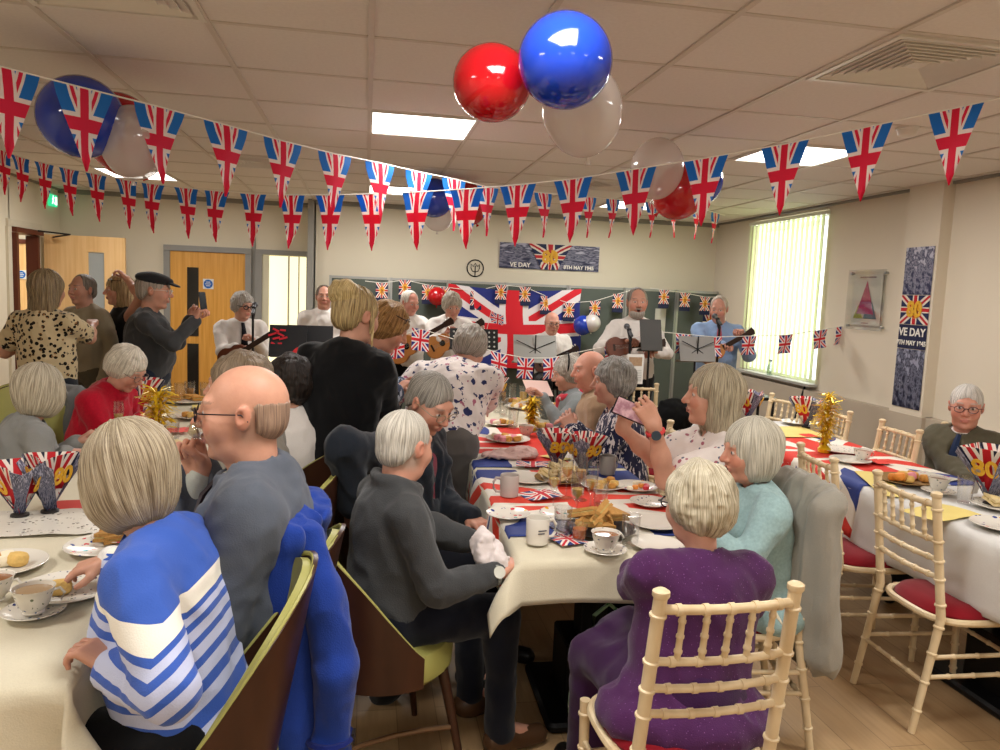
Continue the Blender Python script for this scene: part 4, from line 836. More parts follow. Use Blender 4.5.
person('S4', 'standing person in a dark flat cap and grey jacket filming with a phone', (154, 291, 6.3), 82, 'stand', lean=3, hyaw=85, pitch=4, hair='short', hc=('#a89c8e', '#7c7268'), skin='#c58a70', top=fabric('charcoal_jacket', c('#3f4042')), collar=True, w=1.32, d=1.3, belly=.9, hs=1.17, lh=at(191, 319, 6.4), rh=at(195, 321, 6.1), lhd=(.5, 0, .85), rhd=(.5, 0, .85), curl=.9, legs=TR('navy_jeans', '#1b2433'), glasses=('#cfc8bc', .002, 0), hemz=-.17)
person('B1', 'ukulele player in white shirt and thick black glasses at far left of the band', (243, 306, 7.2), 160, 'stand', lean=0, hyaw=140, pitch=8, hair='soft', hc=('#b5afa6', '#827b72'), skin='#c48c74', top=WS, collar=True, tie=fabric('black_spotted_scarf', c('#1a1a22')), w=1.12, belly=.8, lh=at(256, 341, 6.95), rh=at(236, 348, 6.85), rhd=(.9, -.1, .1), lhd=(-.6, -.2, .5), curl=1.1, glasses=('#0c0a0a', .0045, 0), legs=BLK)
person('B2', 'band member in white shirt half hidden behind the blonde bun', (324, 297, 8.0), 175, 'stand', lean=0, hair='receding', hc=('#6a5a4c', '#4a3f36'), skin='#b97e66', top=WS, collar=True, w=1.1, legs=BLK)
person('B3', 'standing person in black with a big blonde bun seen from behind', (357, 316, 3.6), 32, 'stand', lean=7, roll=4, hyaw=52, pitch=10, hair='bun', hc=('#b8a070', '#7d6743'), skin='#c18a70', top=BLK, fem=True, w=1.2, d=1.1, hs=1.06, lh=at(330, 430, 3.95), rh=at(392, 440, 3.95), legs=BLK, hemz=-.18)
person('B4', 'standing ginger-blonde person with glasses on head and blue patterned top', (388, 328, 3.95), 88, 'stand', lean=16, hyaw=98, pitch=28, hair='curly', hc=('#a8804c', '#74512b'), skin='#bd7f62', top=fabric('blue_patterned_top', c('#4a5468'), 'streak', col2=c('#a9aeba'), col3=c('#20242e')), fem=True, glasses=('#3a1d14', .0035, 1), legs=TR('grey_skirt', '#3c3b3a'), lh=at(402, 385, 4.1), rh=at(396, 392, 3.9), belly=.4)
person('B5', 'standing person in a white floral blouse bending forward over the centre table', (470, 348, 4.3), 34, 'stand', lean=36, hyaw=40, pitch=38, hair='soft', hc=('#a9a196', '#7d756b'), skin='#c58e78', top=fabric('floral_blouse', c('#dcd2cd'), 'floral', col2=c('#31365e'), col3=c('#a8647a'), scale=1.5), fem=True, w=1.45, d=1.4, lh=at(404, 391, 4.0), rh=at(482, 415, 4.6), pl=(-.5, -.4, -.6), legs=TR('taupe_trousers', '#5d5854'), belly=.7, hemz=-.24)
person('B6', 'white-haired guitarist in white shirt beside the first guitar neck', (410, 303, 7.7), 165, 'stand', lean=3, hyaw=150, pitch=14, hair='receding', hc=('#d8d0c4', '#aca498'), skin='#bd7a66', top=WS, collar=True, w=1.08, lh=at(447, 334, 7.35), rh=at(402, 342, 7.35), curl=1.0, rhd=(.9, -.2, -.1), lhd=(.3, -.4, .6), legs=BLK)
person('B7', 'guitarist with curly grey hair looking down in front of the big flag', (452, 306, 7.4), 172, 'stand', lean=3, hyaw=175, pitch=20, hair='curly', hc=('#b4aa98', '#85796a'), skin='#c08872', top=WS, collar=True, fem=True, w=1.05, lh=at(480, 330, 7.05), rh=at(440, 338, 7.0), curl=1.0, rhd=(.9, -.2, -.1), legs=BLK)
person('B8', 'seated older band member with glasses, tie and white shirt behind a silver music stand', (552, 323, 8.1), 178, lean=2, hipz=.72, pitch=10, hair='bald', hc=('#c9beb2', '#998f84'), skin='#c58872', top=WS, collar=True, tie=fabric('black_tie', c('#101014')), w=1.08, belly=.8, glasses=('#2c2622', .0025, 0), lh=at(565, 362, 7.8), rh=at(540, 362, 7.8), legs=BLK)
person('B9', 'tall bearded singer in a white shirt with a ukulele at the microphone', (637, 303, 6.45), 182, 'stand', lean=0, hyaw=190, hair='receding', hc=('#8f857a', '#6a6058'), skin='#b97f68', top=WS, collar=True, w=1.02, d=.98, belly=.4, hs=1.08, rh=at(624, 342, 6.15), lh=at(655, 352, 6.1), prr=(.9, -.1, -.7), pl=(-.9, -.1, -.7), curl=.9, mouth=.9, beard=('#a39a90', '#857b70'), legs=BLK)
person('B10', 'singer in a blue shirt with pink tie by the window blind', (719, 309, 6.9), 200, 'stand', lean=4, hyaw=215, pitch=14, hair='receding', hc=('#c9b8a8', '#a5978a'), skin='#c98d78', top=fabric('pale_blue_shirt', c('#8fa9cf')), collar=True, tie=fabric('pink_tie', c('#b0505e')), w=1.1, belly=.6, lh=at(742, 337, 6.6), rh=at(722, 346, 6.55), curl=1.0, mouth=.5, legs=TR('grey_trousers_far', '#3a3d44'))
person('C1', 'white-haired person in a dark grey fleece seated on the olive chair, back to camera', (405, 446, 2.55), 72, lean=3, hyaw=48, pitch=8, hair='short', hc=('#d2ccbf', '#a69f92'), skin='#cc8f76', shirt=WS, top=fabric('charcoal_fleece', c('#434445'), bump=.6), collar=2, w=1.12, d=1.1, belly=.9, shoes='#4a3220', rh=at(497, 573, 2.4), lh=at(484, 545, 2.75), rhd=(.6, .5, .2), curl=1.2, prr=(.15, -1, -.9), hs=1.05, legs=TR('navy_trousers', '#141722'))
person('C2', 'person in glasses with maroon sweater and navy jacket looking down', (430, 403, 3.2), 118, lean=12, hyaw=138, pitch=30, hair='short', hc=('#9d978d', '#736d64'), skin='#c58a70', top=fabric('maroon_sweater', c('#7c1832')), jacket=fabric('navy_jacket', c('#1f242c')), w=1.15, d=1.1, belly=.6, lh=at(470, 518, 3.15), rh=at(352, 505, 2.95), prr=(.9, -.2, -.1), glasses=('#8a7a60', .002, 0), hs=1.05, jopen=.1)
person('C3', 'person in a purple jumper with short blonde-grey hair, back to the camera', (697, 505, 2.02), -8, roll=6, lean=6, hyaw=-14, pitch=10, hair='soft', hc=('#cdc3ab', '#a09478'), skin='#c98f78', top=fabric('purple_jumper', c('#4d2552'), 'sequin', col2=c('#8a5f96')), fem=True, w=1.22, d=1.1, belly=.7, lh=at(632, 572, 2.35), rh=at(722, 566, 2.35), drape=.04, skirt=True, pl=(-.45, -.25, -1), prr=(.45, -.25, -1), legs=TR('plum_skirt', '#35163c'), glasses=('#15121a', .0025, 0), hs=1.04)
person('C4', 'person with a pale silver bob in a light aqua cardigan facing left', (750, 452, 2.62), -84, lean=6, hyaw=-88, pitch=4, hair='bob', hc=('#cfc9b8', '#a7a08e'), skin='#c48468', top=fabric('aqua_cardigan', c('#93aeae'), 'knit'), fem=True, w=1.1, d=1.1, belly=.6, drape=.02, lh=at(700, 520, 2.5), rh=at(712, 515, 2.85), curl=.9, mouth=.6, hs=1.06)
person('C5', 'person with long grey-blonde hair photographing with a phone', (712, 397, 3.1), -84, lean=4, hyaw=-82, pitch=-2, hair='long', hc=('#b5a88e', '#82765f'), skin='#c48a6e', top=fabric('sprigged_tshirt', c('#ddd2cb'), 'sprig', col2=c('#a5606c'), col3=c('#5c5f72')), sleeve='short', fem=True, w=1.05, mouth=.8, lh=at(654, 425, 2.9), rh=at(622, 428, 3.1), lhd=(-.55, .1, .8), rhd=(.1, -.2, .95), curl=.7, pl=(.2, .1, -1), prr=(.1, .1, -1), hs=1.05)
person('C6', 'person with curly grey hair in a navy and white patterned dress', (612, 382, 4.0), -70, lean=8, hyaw=-80, pitch=4, hair='curly', hc=('#9d9a94', '#6e6b66'), skin='#c08a74', top=fabric('navy_patterned_dress', c('#22243f'), 'streak', col2=c('#cfc6c6'), col3=c('#101226')), fem=True, w=1.12, belly=.6, lh=at(572, 430, 3.9), rh=at(575, 428, 4.3))
person('C7', 'bald person in a tan jacket behind the curly-haired diner', (589, 370, 4.6), -80, lean=8, hyaw=-95, pitch=6, hair='bald', hc=('#9c8f80', '#776c60'), skin='#c98a72', top=fabric('tan_jacket', c('#a1866a')), w=1.1, collar=True, belly=.5)
person('C8', 'grey-haired person with black headband, grey jacket and red scarf reading a card', (567, 374, 5.1), -80, lean=8, hyaw=-88, pitch=14, hair='soft', hc=('#b3aca0', '#857e74'), skin='#c28a74', top=fabric('pale_grey_jacket', c('#7f8484')), fem=True, w=1.08, lh=at(543, 397, 4.9), rh=at(541, 395, 5.15), lhd=(-.7, 0, .6), rhd=(-.7, 0, .6), curl=.6)
person('R1', 'white-haired person in a brown tweed jacket, grey pullover and tie at right', (966, 407, 3.8), -122, lean=2, hyaw=-140, pitch=4, hair='short', hc=('#d6d0c8', '#aca69e'), skin='#c78670', top=fabric('grey_pullover', c('#8d8682')), shirt=WS, jacket=fabric('tweed_jacket', c('#55503f'), scale=2), tie=fabric('navy_tie', c('#1f2c48')), w=1.15, d=1.05, belly=.6, glasses=('#5a3a38', .0026, 0), lh=at(930, 490, 3.85), rh=at(975, 492, 3.5), hs=1.14, jopen=.1)
# ------------------------------------------------------------------ chairs
LIME = wood('limed_beech', c('#cdb48c'), c('#e2cfab'), .4, (9, 9, 3)); REDS = fabric('crimson_seat', c('#7d0f1b'), bump=.2)
OLIVE = plain('olive_leatherette', c('#a39f58'), .45, .4, var=.05); WAL = wood('dark_walnut', c('#2e1a10'), c('#45281a'), .35, (6, 6, 1.2))
def make_chiavari():
    r = empty('chiavari_chair', (0, 0, 0))
    for q in (-1, 1):
        m = MB(); m.rod((q*.19, -.27, 0), (q*.185, -.19, .45), .0135, .0165, 12, [.2, .45, .7, .93]); m.rod((q*.185, -.19, .45), (q*.178, -.255, .925), .0165, .0165, 12, [.12, .33, .48, .64, .9]); m.lathe([(.0165, 0), (.021, .006), (.021, .018), (.012, .024)], (q*.178, -.256, .922), 14); m.build('back_post', LIME, r, True)
        m = MB(); m.rod((q*.175, .19, 0), (q*.185, .185, .43), .0125, .016, 12, [.15, .4, .65, .9]); m.build('leg', LIME, r, True)
    def rail(z, rr, nm, bow=.02, rg=5):
        y = -.19-.065*(z-.45)/.475; pts = [(x, y-bow*(1-(x/.18)**2), z) for x in np.linspace(-.178, .178, 13)]; m = MB(); m.tube(pts, rr, 10)
        for k in range(rg):
            x = -.178+.356*(k+.7)/(rg+.4); m.tube([(x-.007, y-bow*(1-(x/.18)**2), z), (x+.007, y-bow*(1-(x/.18)**2), z)], rr*1.25, 10)
        m.build(nm, LIME, r, True)
    rail(.893, .012, 'top_rail'); rail(.755, .0105, 'back_rail'); rail(.682, .0105, 'back_rail'); rail(.612, .0105, 'back_rail')
    for k in range(5):
        x = -.12+.06*k; b = .02*(1-(x/.18)**2); m = MB(); m.rod((x, -.232-b, .757), (x, -.25-b, .89), .0085, .0075, 10, [.2, .5, .8]); m.build('spindle', LIME, r, True)
    m = MB(); pts = [(.2*math.copysign(abs(math.cos(a))**.6, math.cos(a)), .2*math.copysign(abs(math.sin(a))**.6, math.sin(a)), .435) for a in np.linspace(0, 2*PI, 41)[:-1]]; m.tube(pts, .014, 8, True); m.build('seat_frame', LIME, r, True)
    m = MB(); m.lathe([(.02, .485), (.12, .483), (.175, .47), (.195, .45), (.19, .425)][::-1], n=32); m.v = [(math.copysign(abs(x/.2)**.8, x)*.2, math.copysign(abs(y/.2)**.8, y)*.2, z) for x, y, z in m.v]; m.build('seat_cushion', REDS, r, True)
    for a, b in (((-.187, -.24, .22), (-.18, .19, .22)), ((.187, -.24, .22), (.18, .19, .22)), ((-.187, -.225, .30), (-.182, .19, .30)), ((.187, -.225, .3), (.182, .19, .3)), ((-.178, .19, .26), (.178, .19, .26)), ((-.187, -.235, .2), (.187, -.235, .2))):
        MB().rod(a, b, .009, .009, 8, [.25, .5, .75]).build('stretcher', LIME, r, True)
    return r
def make_tub():
    r = empty('tub_chair', (0, 0, 0)); T = np.linspace(-1.75, 1.75, 33)
    def prof(t, inset=0):
        h = .47+.46*max(0, math.cos(t*.90))**1.15; g = []
        for z in np.linspace(.37, h-inset*1.2, 9):
            k = (z-.37)/.5; rx, ry = .245+.035*k-inset, .23+.10*k-inset; g.append((rx*math.sin(t)*(1-.06*k), -ry*math.cos(t)+.01+.035*max(0, abs(t)-1.3)*4*(1 if 1 else 0)*(1-k)*.3, z))
        return g
    MB().sheet([prof(t) for t in T], .012).build('shell', WAL, r, True)
    MB().sheet([prof(t, .014) for t in T], .022).build('back_pad', OLIVE, r, True)
    MB().tube([np.array(prof(t, .008)[-1])+np.array([0, 0, .004]) for t in T], .007, 8).build('piping', OLIVE, r, True)
    m = MB(); m.lathe([(.215, .36), (.235, .38), (.238, .43), (.222, .46), (.15, .472), (.02, .475)], (0, .01, 0), 36, sy=1.04); m.build('seat', OLIVE, r, True)
    for q in (-1, 1):
        for s_ in (-1, 1): MB().rod((q*.225, s_*.225+.01, 0), (q*.16, s_*.16+.01, .38), .011, .019, 12).build('leg', WAL, r, True)
    MB().tube([(q_*.195+0*0, y, .19-.0*0) for q_, y in [(-1, .19), (-.9, .1), (-.86, 0), (-.9, -.1), (-1, -.18)]], .009, 8).build('stretcher', plain('bronze_bar', c('#6b5038'), .3, .5, .6), r, True)
    MB().tube([(q_*.195, y, .19) for q_, y in [(1, .19), (.9, .1), (.86, 0), (.9, -.1), (1, -.18)]], .009, 8).build('stretcher', plain('bronze_bar', c('#6b5038'), .3, .5, .6), r, True)
    return r
CH = {}
def chair(kind, x, y, yaw, label):
    o = (make_chiavari if kind == 'c' else make_tub)() if kind not in CH else copy_tree(CH[kind]); CH.setdefault(kind, o)
    o.location = (x, y, 0); o.rotation_euler = (0, 0, -rad(yaw)); tagit(o, label, 'chair', 'limed chiavari chairs' if kind == 'c' else 'olive tub chairs'); return o
def behind(key, kind, label, back=.02, yaw=None, side=0):
    p = PEOPLE[key]; yw = yaw if yaw is not None else -math.degrees(math.atan2(p['Ry'][1, 0], p['Ry'][0, 0])); R = rotz(-rad(yw)); q = p['hip']+R@np.array([side, back, 0]); return chair(kind, q[0], q[1], yw, label)
behind('C3', 'c', 'limed wooden chiavari chair under the person in the purple jumper, nearest the camera', -.02, -3, side=-.055)
behind('C4', 'c', 'limed chiavari chair with a grey coat over it, under the person in aqua', .11)
behind('C5', 'c', 'limed chiavari chair under the person photographing with a phone')
behind('C6', 'c', 'limed chiavari chair under the person in the navy patterned dress')
behind('C7', 'c', 'limed chiavari chair under the bald person in tan')
behind('C8', 'c', 'limed chiavari chair under the person with the black headband')
behind('R1', 'c', 'limed chiavari chair under the person in the tweed jacket')
chair('c', 2.38, 2.66, 92, 'empty limed chiavari chair with crimson seat, nearest on the right table')
chair('c', 2.36, 3.22, 98, 'empty limed chiavari chair by the flag cloth, second along the right table')
chair('c', 2.86, 4.02, -86, 'empty limed chiavari chair across the right table beside the pillar poster')
chair('c', 2.84, 5.15, -100, 'empty limed chiavari chair behind the gold tinsel of the right table')
chair('c', 2.86, 4.66, -92, 'empty limed chiavari chair beside the gold tinsel of the right table')
chair('c', 2.22, 6.15, 15, 'distant empty chiavari chair below the tall singer, facing the band')
chair('c', 2.06, 4.95, 92, 'empty chiavari chair turned sideways beyond the person with the phone')
behind('C1', 't', 'walnut and olive tub chair under the person in the charcoal fleece', -.03)
behind('P1', 't', 'walnut and olive tub chair at bottom left under the striped cardigan', .03, -103)
behind('P2', 't', 'tub chair under the grey suited diner with a blue coat on it', .08)
behind('C2', 't', 'tub chair under the person in the maroon sweater'); behind('P3', 't', 'tub chair under the short brown-haired diner'); behind('P4', 't', 'tub chair under the dark-haired diner in white')
behind('P5', 't', 'tub chair under the silver bobbed diner in grey'); behind('P6', 't', 'tub chair under the diner in the red jumper')
p_ = at(4, 372, 4.75); chair('t', p_[0]-.05, 4.95, 160, 'tub chair with its rounded olive back at the left edge of the picture')
st = empty('bar_stool', (PEOPLE['B8']['hip'][0], PEOPLE['B8']['hip'][1], 0), 0, 'black stool under the seated band member with the silver stand', 'stool')
MB().lathe([(.15, .6), (.17, .62), (.17, .65), (.15, .665)], n=24).build('seat', BLK, st, True)
for a in range(4): MB().rod((.2*math.cos(a*PI/2+.8), .2*math.sin(a*PI/2+.8), 0), (.12*math.cos(a*PI/2+.8), .12*math.sin(a*PI/2+.8), .61), .012).build('leg', plain('dark_metal', c('#2a2624'), .4), st, True)
# ------------------------------------------------------------------ coats on chairs
def coat(name, label, base, yaw, mat, extra, drop=.24, top=.93):
    r = empty(name, (base[0], base[1], 0), -rad(yaw), label, 'coat'); R = rotz(-rad(yaw)); t = np.array([base[0], base[1], 0.])
    L = [('u', 0, p_cap((-.19, -.285, top-.03), (.19, -.285, top-.03), .038)), ('u', .05, p_ell((0, -.27, .62), (.235, .10, .34))), ('u', .05, p_ell((.0, -.31, .38), (.245, .07, .22))), ('u', .03, p_tor((0, -.29, top-.01), .085, .026, rotx(.5), .6))]
    L += [('u', .04, p_cap((sq*.19, -.245, top-.06), (sq*.19, -.29, .38), .052, .055)) for sq in (-1, 1)]
    if 'sleeve' in extra:
        sx = extra['sleeve']; SL = [('u', 0, p_cap((sx*.14, -.32, top-.05), (sx*.19, -.37, .80), .05, .056)), ('u', .03, p_cap((sx*.19, -.37, .82), (sx*.22, -.42, .60), .054, .052)), ('u', .02, p_cap((sx*.22, -.42, .60), (sx*.19, -.41, extra.get('se', .34)), .055, .05)), ('u', .004, p_cap((sx*.20, -.40, extra.get('se', .34)+.05), (sx*.20, -.40, extra.get('se', .34)-.01), .058, .058)), ('s', .01, p_cap((sx*.20, -.40, extra.get('se', .34)-.06), (sx*.20, -.40, extra.get('se', .34)-.3), .035, .035))]
    L += [('i', 0, p_half((0, 0, drop), (0, .0, -1.))), ('s', .01, p_cap((-.1, -.17, .45), (.1, -.19, .8), .10))]
    dsp_ = lambda x, y, z: .030*(np.abs(vnoise(x*16+3+z*2, y*16, z*1.6))*2-.35)+.016*(np.abs(vnoise(x*34, y*34+z*5, z*6))-.17)+.014*vnoise(x*8, y*8, z*8)
    V, Fq = nets(xf(L, R, t), .0095, disp=dsp_)
    if 'sleeve' in extra: Vs, Fs = nets(xf(SL, R, t), .008, disp=lambda x, y, z: .020*(np.abs(vnoise(x*14, y*14+z*4, z*7))*2-.35)+.010*(np.abs(vnoise(x*34, y*34, z*22))-.17)); meshobj('sleeve', [(Vs, Fs)], mat, r)
    meshobj('coat_cloth', [(V, Fq)], mat, r); return r, R, t
q = PEOPLE['C4']['hip']; coat('draped_coat', 'pale grey linen coat hanging over the chair of the person in aqua', q+np.array([-.12, 0, 0]), -84, fabric('grey_linen', c('#9b968a'), bump=.4), {'sleeve': 1, 'se': .38}, .3, .965)
q = PEOPLE['P2']['hip']; cr, R_, t_c = coat('draped_raincoat', 'bright blue raincoat hanging over the chair of the grey suited diner', q+np.array([-.15, .05, 0]), -88+5, fabric('royal_blue_cotton', c('#223f96'), bump=.5), {'sleeve': -1, 'se': .33}, .24, .98)
MB().tube([np.array([-.20+.06*math.cos(a), -.40+.06*math.sin(a), .40]) for a in np.linspace(0, 2*PI, 17)[:-1]], .010, 6, True).build('cuff_strap', fabric('navy_strap', c('#16246a')), cr, True)
MB().box((-.20, -.465, .40), (.03, .008, .03)).build('buckle', plain('dark_buckle', c('#2a2624'), .3), cr)
coat('draped_jacket', 'mid grey jacket over a chair between the silver bob and red jumper', at(74, 420, 4.9)*np.array([1, 1, 0])+np.array([0, .3, 0]), 10, fabric('mid_grey_wool', c('#77797a')), {'sleeve': 1}, .3)
# ------------------------------------------------------------------ tables
LINEN = fabric('ivory_linen', c('#d6cdb4'), bump=.25); LINW = fabric('white_linen', c('#d8d6d2'), bump=.2); TB = plain('black_table_base', c('#08080a'), .5)
def cloth(name, label, x0, x1, y0, y1, yaw, mat, z=.75, o=(.2, .2, .14, .2), cat='tablecloth', wave=.012, piv=None, hang=True):
    """o: overhang left, right, near, far"""
    piv = np.array([(x0+x1)/2, (y0+y1)/2, 0]) if piv is None else piv; r = empty(name, piv, -rad(yaw), label, cat); g = []
    def spread(a, b, oa, ob, n):
        s1 = list(np.linspace(a-oa, a, 9))[:-1] if oa else []; s2 = list(np.linspace(b, b+ob, 9))[1:] if ob else []; return s1+list(np.linspace(a, b, n))+s2
    for x in spread(x0, x1, o[0], o[1], 12):
        row = []
        for y in spread(y0, y1, o[2], o[3], 44):
            ex = (x-x1 if x > x1 else x0-x if x < x0 else 0); ey = (y-y1 if y > y1 else y0-y if y < y0 else 0); dr = math.hypot(ex, ey)
            w_ = wave*min(1, dr*9)*(math.sin(y*11+x*2)*(ex > 0)+math.sin(x*13+1)*(ey > 0))+dr*.10; sx = (1 if x > x1 else -1 if x < x0 else 0); sy = (1 if y > y1 else -1 if y < y0 else 0)
            rr = .012; cn = .42 if ex > 0 and ey > 0 else 0; px_ = min(max(x, x0), x1)+sx*(w_+min(ex, rr)+cn*ex); py_ = min(max(y, y0), y1)+sy*(w_+min(ey, rr)+cn*ey); dz = max(0, dr-rr*.6) if dr > 0 else 0
            row.append((px_-piv[0], py_-piv[1], z-dz+.0012*math.sin(x*17)*math.cos(y*13)))
        g.append(row)
    MB().sheet([q_[::-1] for q_ in g][::1], .0022).build('cloth', mat, r, 'full')
    return r
def table(label, x0, x1, y0, y1, yaw, bases):
    piv = np.array([(x0+x1)/2, (y0+y1)/2, 0]); r = empty('banquet_table', piv, -rad(yaw), label, 'table'); MB().rbox((0, 0, .733), (x1-x0-.01, y1-y0-.01, .026), .02).build('tabletop', wood('table_top', c('#6b4a30'), c('#7d5a3c')), r)
    for yb in bases:
        m = MB(); m.rbox((0, yb-piv[1], .39), (.11, .11, .66), .01); m.build('pedestal', TB, r); MB().rbox((0, yb-piv[1], .14), (.24, .24, .28), .015).build('base', TB, r); MB().rbox((0, yb-piv[1], .02), (.42, .5, .04), .03).build('foot_plate', TB, r)
    return r
YC = 3.2
table('long centre table under the ivory cloth and union flag cloth', .57, 1.33, 2.38, 6.2, 1.5, (2.85, 4.3, 5.7)); cloth('tablecloth', 'ivory linen cloth over the centre table, corner hanging at the near end', .57, 1.33, 2.38, 6.2, 1.5, LINEN, .753, (.17, .17, .15, .15))
UJC = ujmat('flag_cloth_wavy', 1.0, c('#2c3a78'), c('#d8402e'), c('#e3dccf'), wob=.22, w1=.10, w2=.2); UJC2 = ujmat('flag_cloth_flat', 1.0, c('#303f80'), c('#d23a30'), c('#e3dccf'), wob=.1)
piv = np.array([.95, 4.29, 0])
cloth('flag_cloth', 'union flag table cover lying over the near half of the centre table', .57, 1.33, 2.60, 3.62, 1.5, UJC, .758, (.24, .2, 0, 0), wave=.016, piv=piv); cloth('flag_cloth', 'second union flag table cover in the middle of the centre table', .57, 1.33, 3.68, 4.8, 1.5, UJC2, .758, (.22, .2, 0, 0), piv=piv); 
table('long left table under an ivory cloth', -1.44, -.69, 1.68, 6.0, -2, (2.3, 4.0, 5.4)); cloth('tablecloth', 'ivory linen cloth over the left table with its near corner folded down', -1.44, -.69, 1.68, 6.0, -2, LINEN, .753, (.17, .16, .22, .15), wave=.02)
table('right table under a white cloth by the empty chairs', 2.40, 3.06, 2.15, 5.2, 0, (2.7, 4.6)); cloth('tablecloth', 'white cloth over the right table hanging to the seats', 2.40, 3.06, 2.15, 5.2, 0, LINW, .753, (.3, .26, .25, .2), wave=.02); cloth('flag_cloth', 'union flag cover hanging over the side of the right table', 2.40, 3.06, 3.3, 4.75, 0, UJC2, .758, (.27, .2, 0, 0), wave=.018)
# ------------------------------------------------------------------ tableware
TZ = .763
CHINA = plain('white_china', c('#dcd6ca'), .18, .6, var=.02)
def china(name, cols, sc=30):
    if name in MC: return MC[name]
    m = Mt(name, .2, .55); co = m.coord('Object'); v = E(m.nt, m.voro(co, sc)) < .3; n = E(m.nt, m.noise(m.coord('Object'), sc*.5, 3)) > .52; vc = m.voro(co, sc, out='Color')
    x = m.new('ShaderNodeSeparateXYZ'); m.link(vc, x.inputs[0]); pal = m.ramp(x.outputs[0], [(i/len(cols), q) for i, q in enumerate(cols)], 'CONSTANT'); m.color(m.mix((v*n).k, c('#dcd6ca'), pal)); MC[name] = m.m; return m.m
FLOR = china('blue_sprig_china', [c('#39406a'), c('#5a6a8a'), c('#6a7458')], 75); GAY = china('party_plate', [c('#2c3f86'), c('#c4283a'), c('#2f9a9a'), c('#e2a52c'), c('#7a3a80')], 34)
FLAGP = ujmat('flag_paper', 1.0, c('#27346e'), c('#c42a36'), c('#e2dcd2'), coord='Generated')
NP = [0]
def ondesk(px_, py_, z=TZ): p = az(px_, py_, z); return p
def plate(px_, py_, rr, mat, label, z=TZ, cat='plate', th=1.0):
    p = ondesk(px_, py_, z); o = empty('plate', p, random.random()*6, label, cat)
    MB().lathe([(rr*.55, 0), (rr*.6, .003), (rr*.98, .016*th), (rr, .018*th), (rr*.985, .0195*th), (rr*.62, .0065), (.002, .0055)], n=40).build('dish', mat, o, True); return o, p
def cup(px_, py_, label, mat=FLOR, z=TZ+.012, tea='#8a5a38', hd=0, sc=1.0):
    p = ondesk(px_, py_, z); o = empty('teacup', p, hd, label, 'teacup'); s_ = sc
    MB().lathe([(.022, 0), (.026, .002), (.024, .008), (.034, .02), (.043, .045), (.048, .064), (.050, .066), (.047, .065), (.041, .045), (.031, .02), (.001, .012)], n=32).build('bowl', mat, o, True)
    MB().tube([(.040, 0, .052), (.058, 0, .056), (.068, 0, .042), (.06, 0, .024), (.036, 0, .024)], .0038, 8).build('handle', mat, o, True); MB().lathe([(.001, 0), (.0445, 0)][::-1]+[(.0445, .002), (.001, .002)], (0, 0, .054), 24).build('tea', plain('tea_'+tea, c(tea), .1, .6), o); return o
def saucer(px_, py_, label, mat=FLOR): return plate(px_, py_, .074, mat, label, cat='saucer', th=.8)
def mug(px_, py_, label, mat, hd=0):
    p = ondesk(px_, py_); o = empty('mug', p, hd, label, 'mug'); MB().lathe([(.034, 0), (.038, .003), (.040, .03), (.0405, .09), (.039, .093), (.0365, .091), (.036, .01), (.001, .008)], n=32).build('mug_body', mat, o, True)
    MB().tube([(.038, 0, .078), (.058, 0, .08), (.069, 0, .062), (.068, 0, .036), (.056, 0, .02), (.038, 0, .02)], .0055, 8).build('handle', mat, o, True); return o
GL = glassmat(); 
def tumbler(px_, py_, label, h=.1, r=.033, fill=None, cat='glass'):
    p = ondesk(px_, py_); o = empty('tumbler', p, 0, label, cat); MB().lathe([(r*.78, 0), (r*.82, .003), (r, h), (r*.93, h), (r*.76, .008), (.001, .007)], n=24).build('glass_body', GL, o, True)
    if fill: MB().lathe([(.001, 0), (r*.74, 0), (r*.85, h*.55), (.001, h*.55)], (0, 0, .009), 20).build('drink', plain('drink_'+fill, c(fill), .1, .5), o, True)
    return o
def flute(px_, py_, label, fill='#c9a75a', h=.2, R=None, p=None):
    p = ondesk(px_, py_) if p is None else p; o = empty('champagne_glass', p, 0, label, 'glass')
    if R is not None: o.matrix_basis = Matrix.Translation(p)@Matrix(R.tolist()).to_4x4()
    k = h/.2; MB().lathe([(.03, 0), (.03, .002), (.006, .006), (.0035, .02), (.0035, .07*k), (.012, .085*k), (.024, .11*k), (.027, .15*k), (.023, h), (.0215, h), (.0255, .15*k), (.022, .11*k), (.001, .088*k)], n=24).build('glass_body', GL, o, True)
    if fill: MB().lathe([(.001, .09*k), (.018, .108*k), (.0225, .13*k), (.001, .13*k)], n=20).build('drink', plain('drink_'+fill, c(fill), .1, .5), o, True)
    return o
BRB, BRW, FIL = plain('brown_bread', c('#b98a4c'), .9, var=.2, scale=60), plain('white_bread', c('#dcc796'), .9, var=.12, scale=60), plain('sandwich_filling', c('#b9a060'), .7, var=.4, scale=50)
def sandwich(p, rz, tilt, label, group, bread=BRB, s_=1.0):
    o = empty('sandwich', p, rz, label, 'sandwich', group); o.rotation_euler = (tilt, 0, rz); t = [(0, 0), (.075*s_, 0), (0, .075*s_)]
    MB().prism(t, .011*s_, (0, 0, 0)).build('bread', bread, o); MB().prism([(.002, .002), (.07*s_, .002), (.002, .07*s_)], .007*s_, (0, 0, .0105*s_)).build('filling', FIL, o); MB().prism(t, .011*s_, (0, 0, .017*s_)).build('bread', bread, o); return o
def bite(p, mat, label, group, r=.022, name='scone', cat='scone'):
    o = MB().lathe([(r*.8, 0), (r, r*.25), (r*1.02, r*.8), (r*.85, r*1.15), (r*.3, r*1.25)], n=14).build(name, mat, None, True, label=label, cat=cat, group=group); o.location = [float(v) for v in p]; o.rotation_euler = (random.uniform(-.2, .2), random.uniform(-.2, .2), random.random()*6); return o
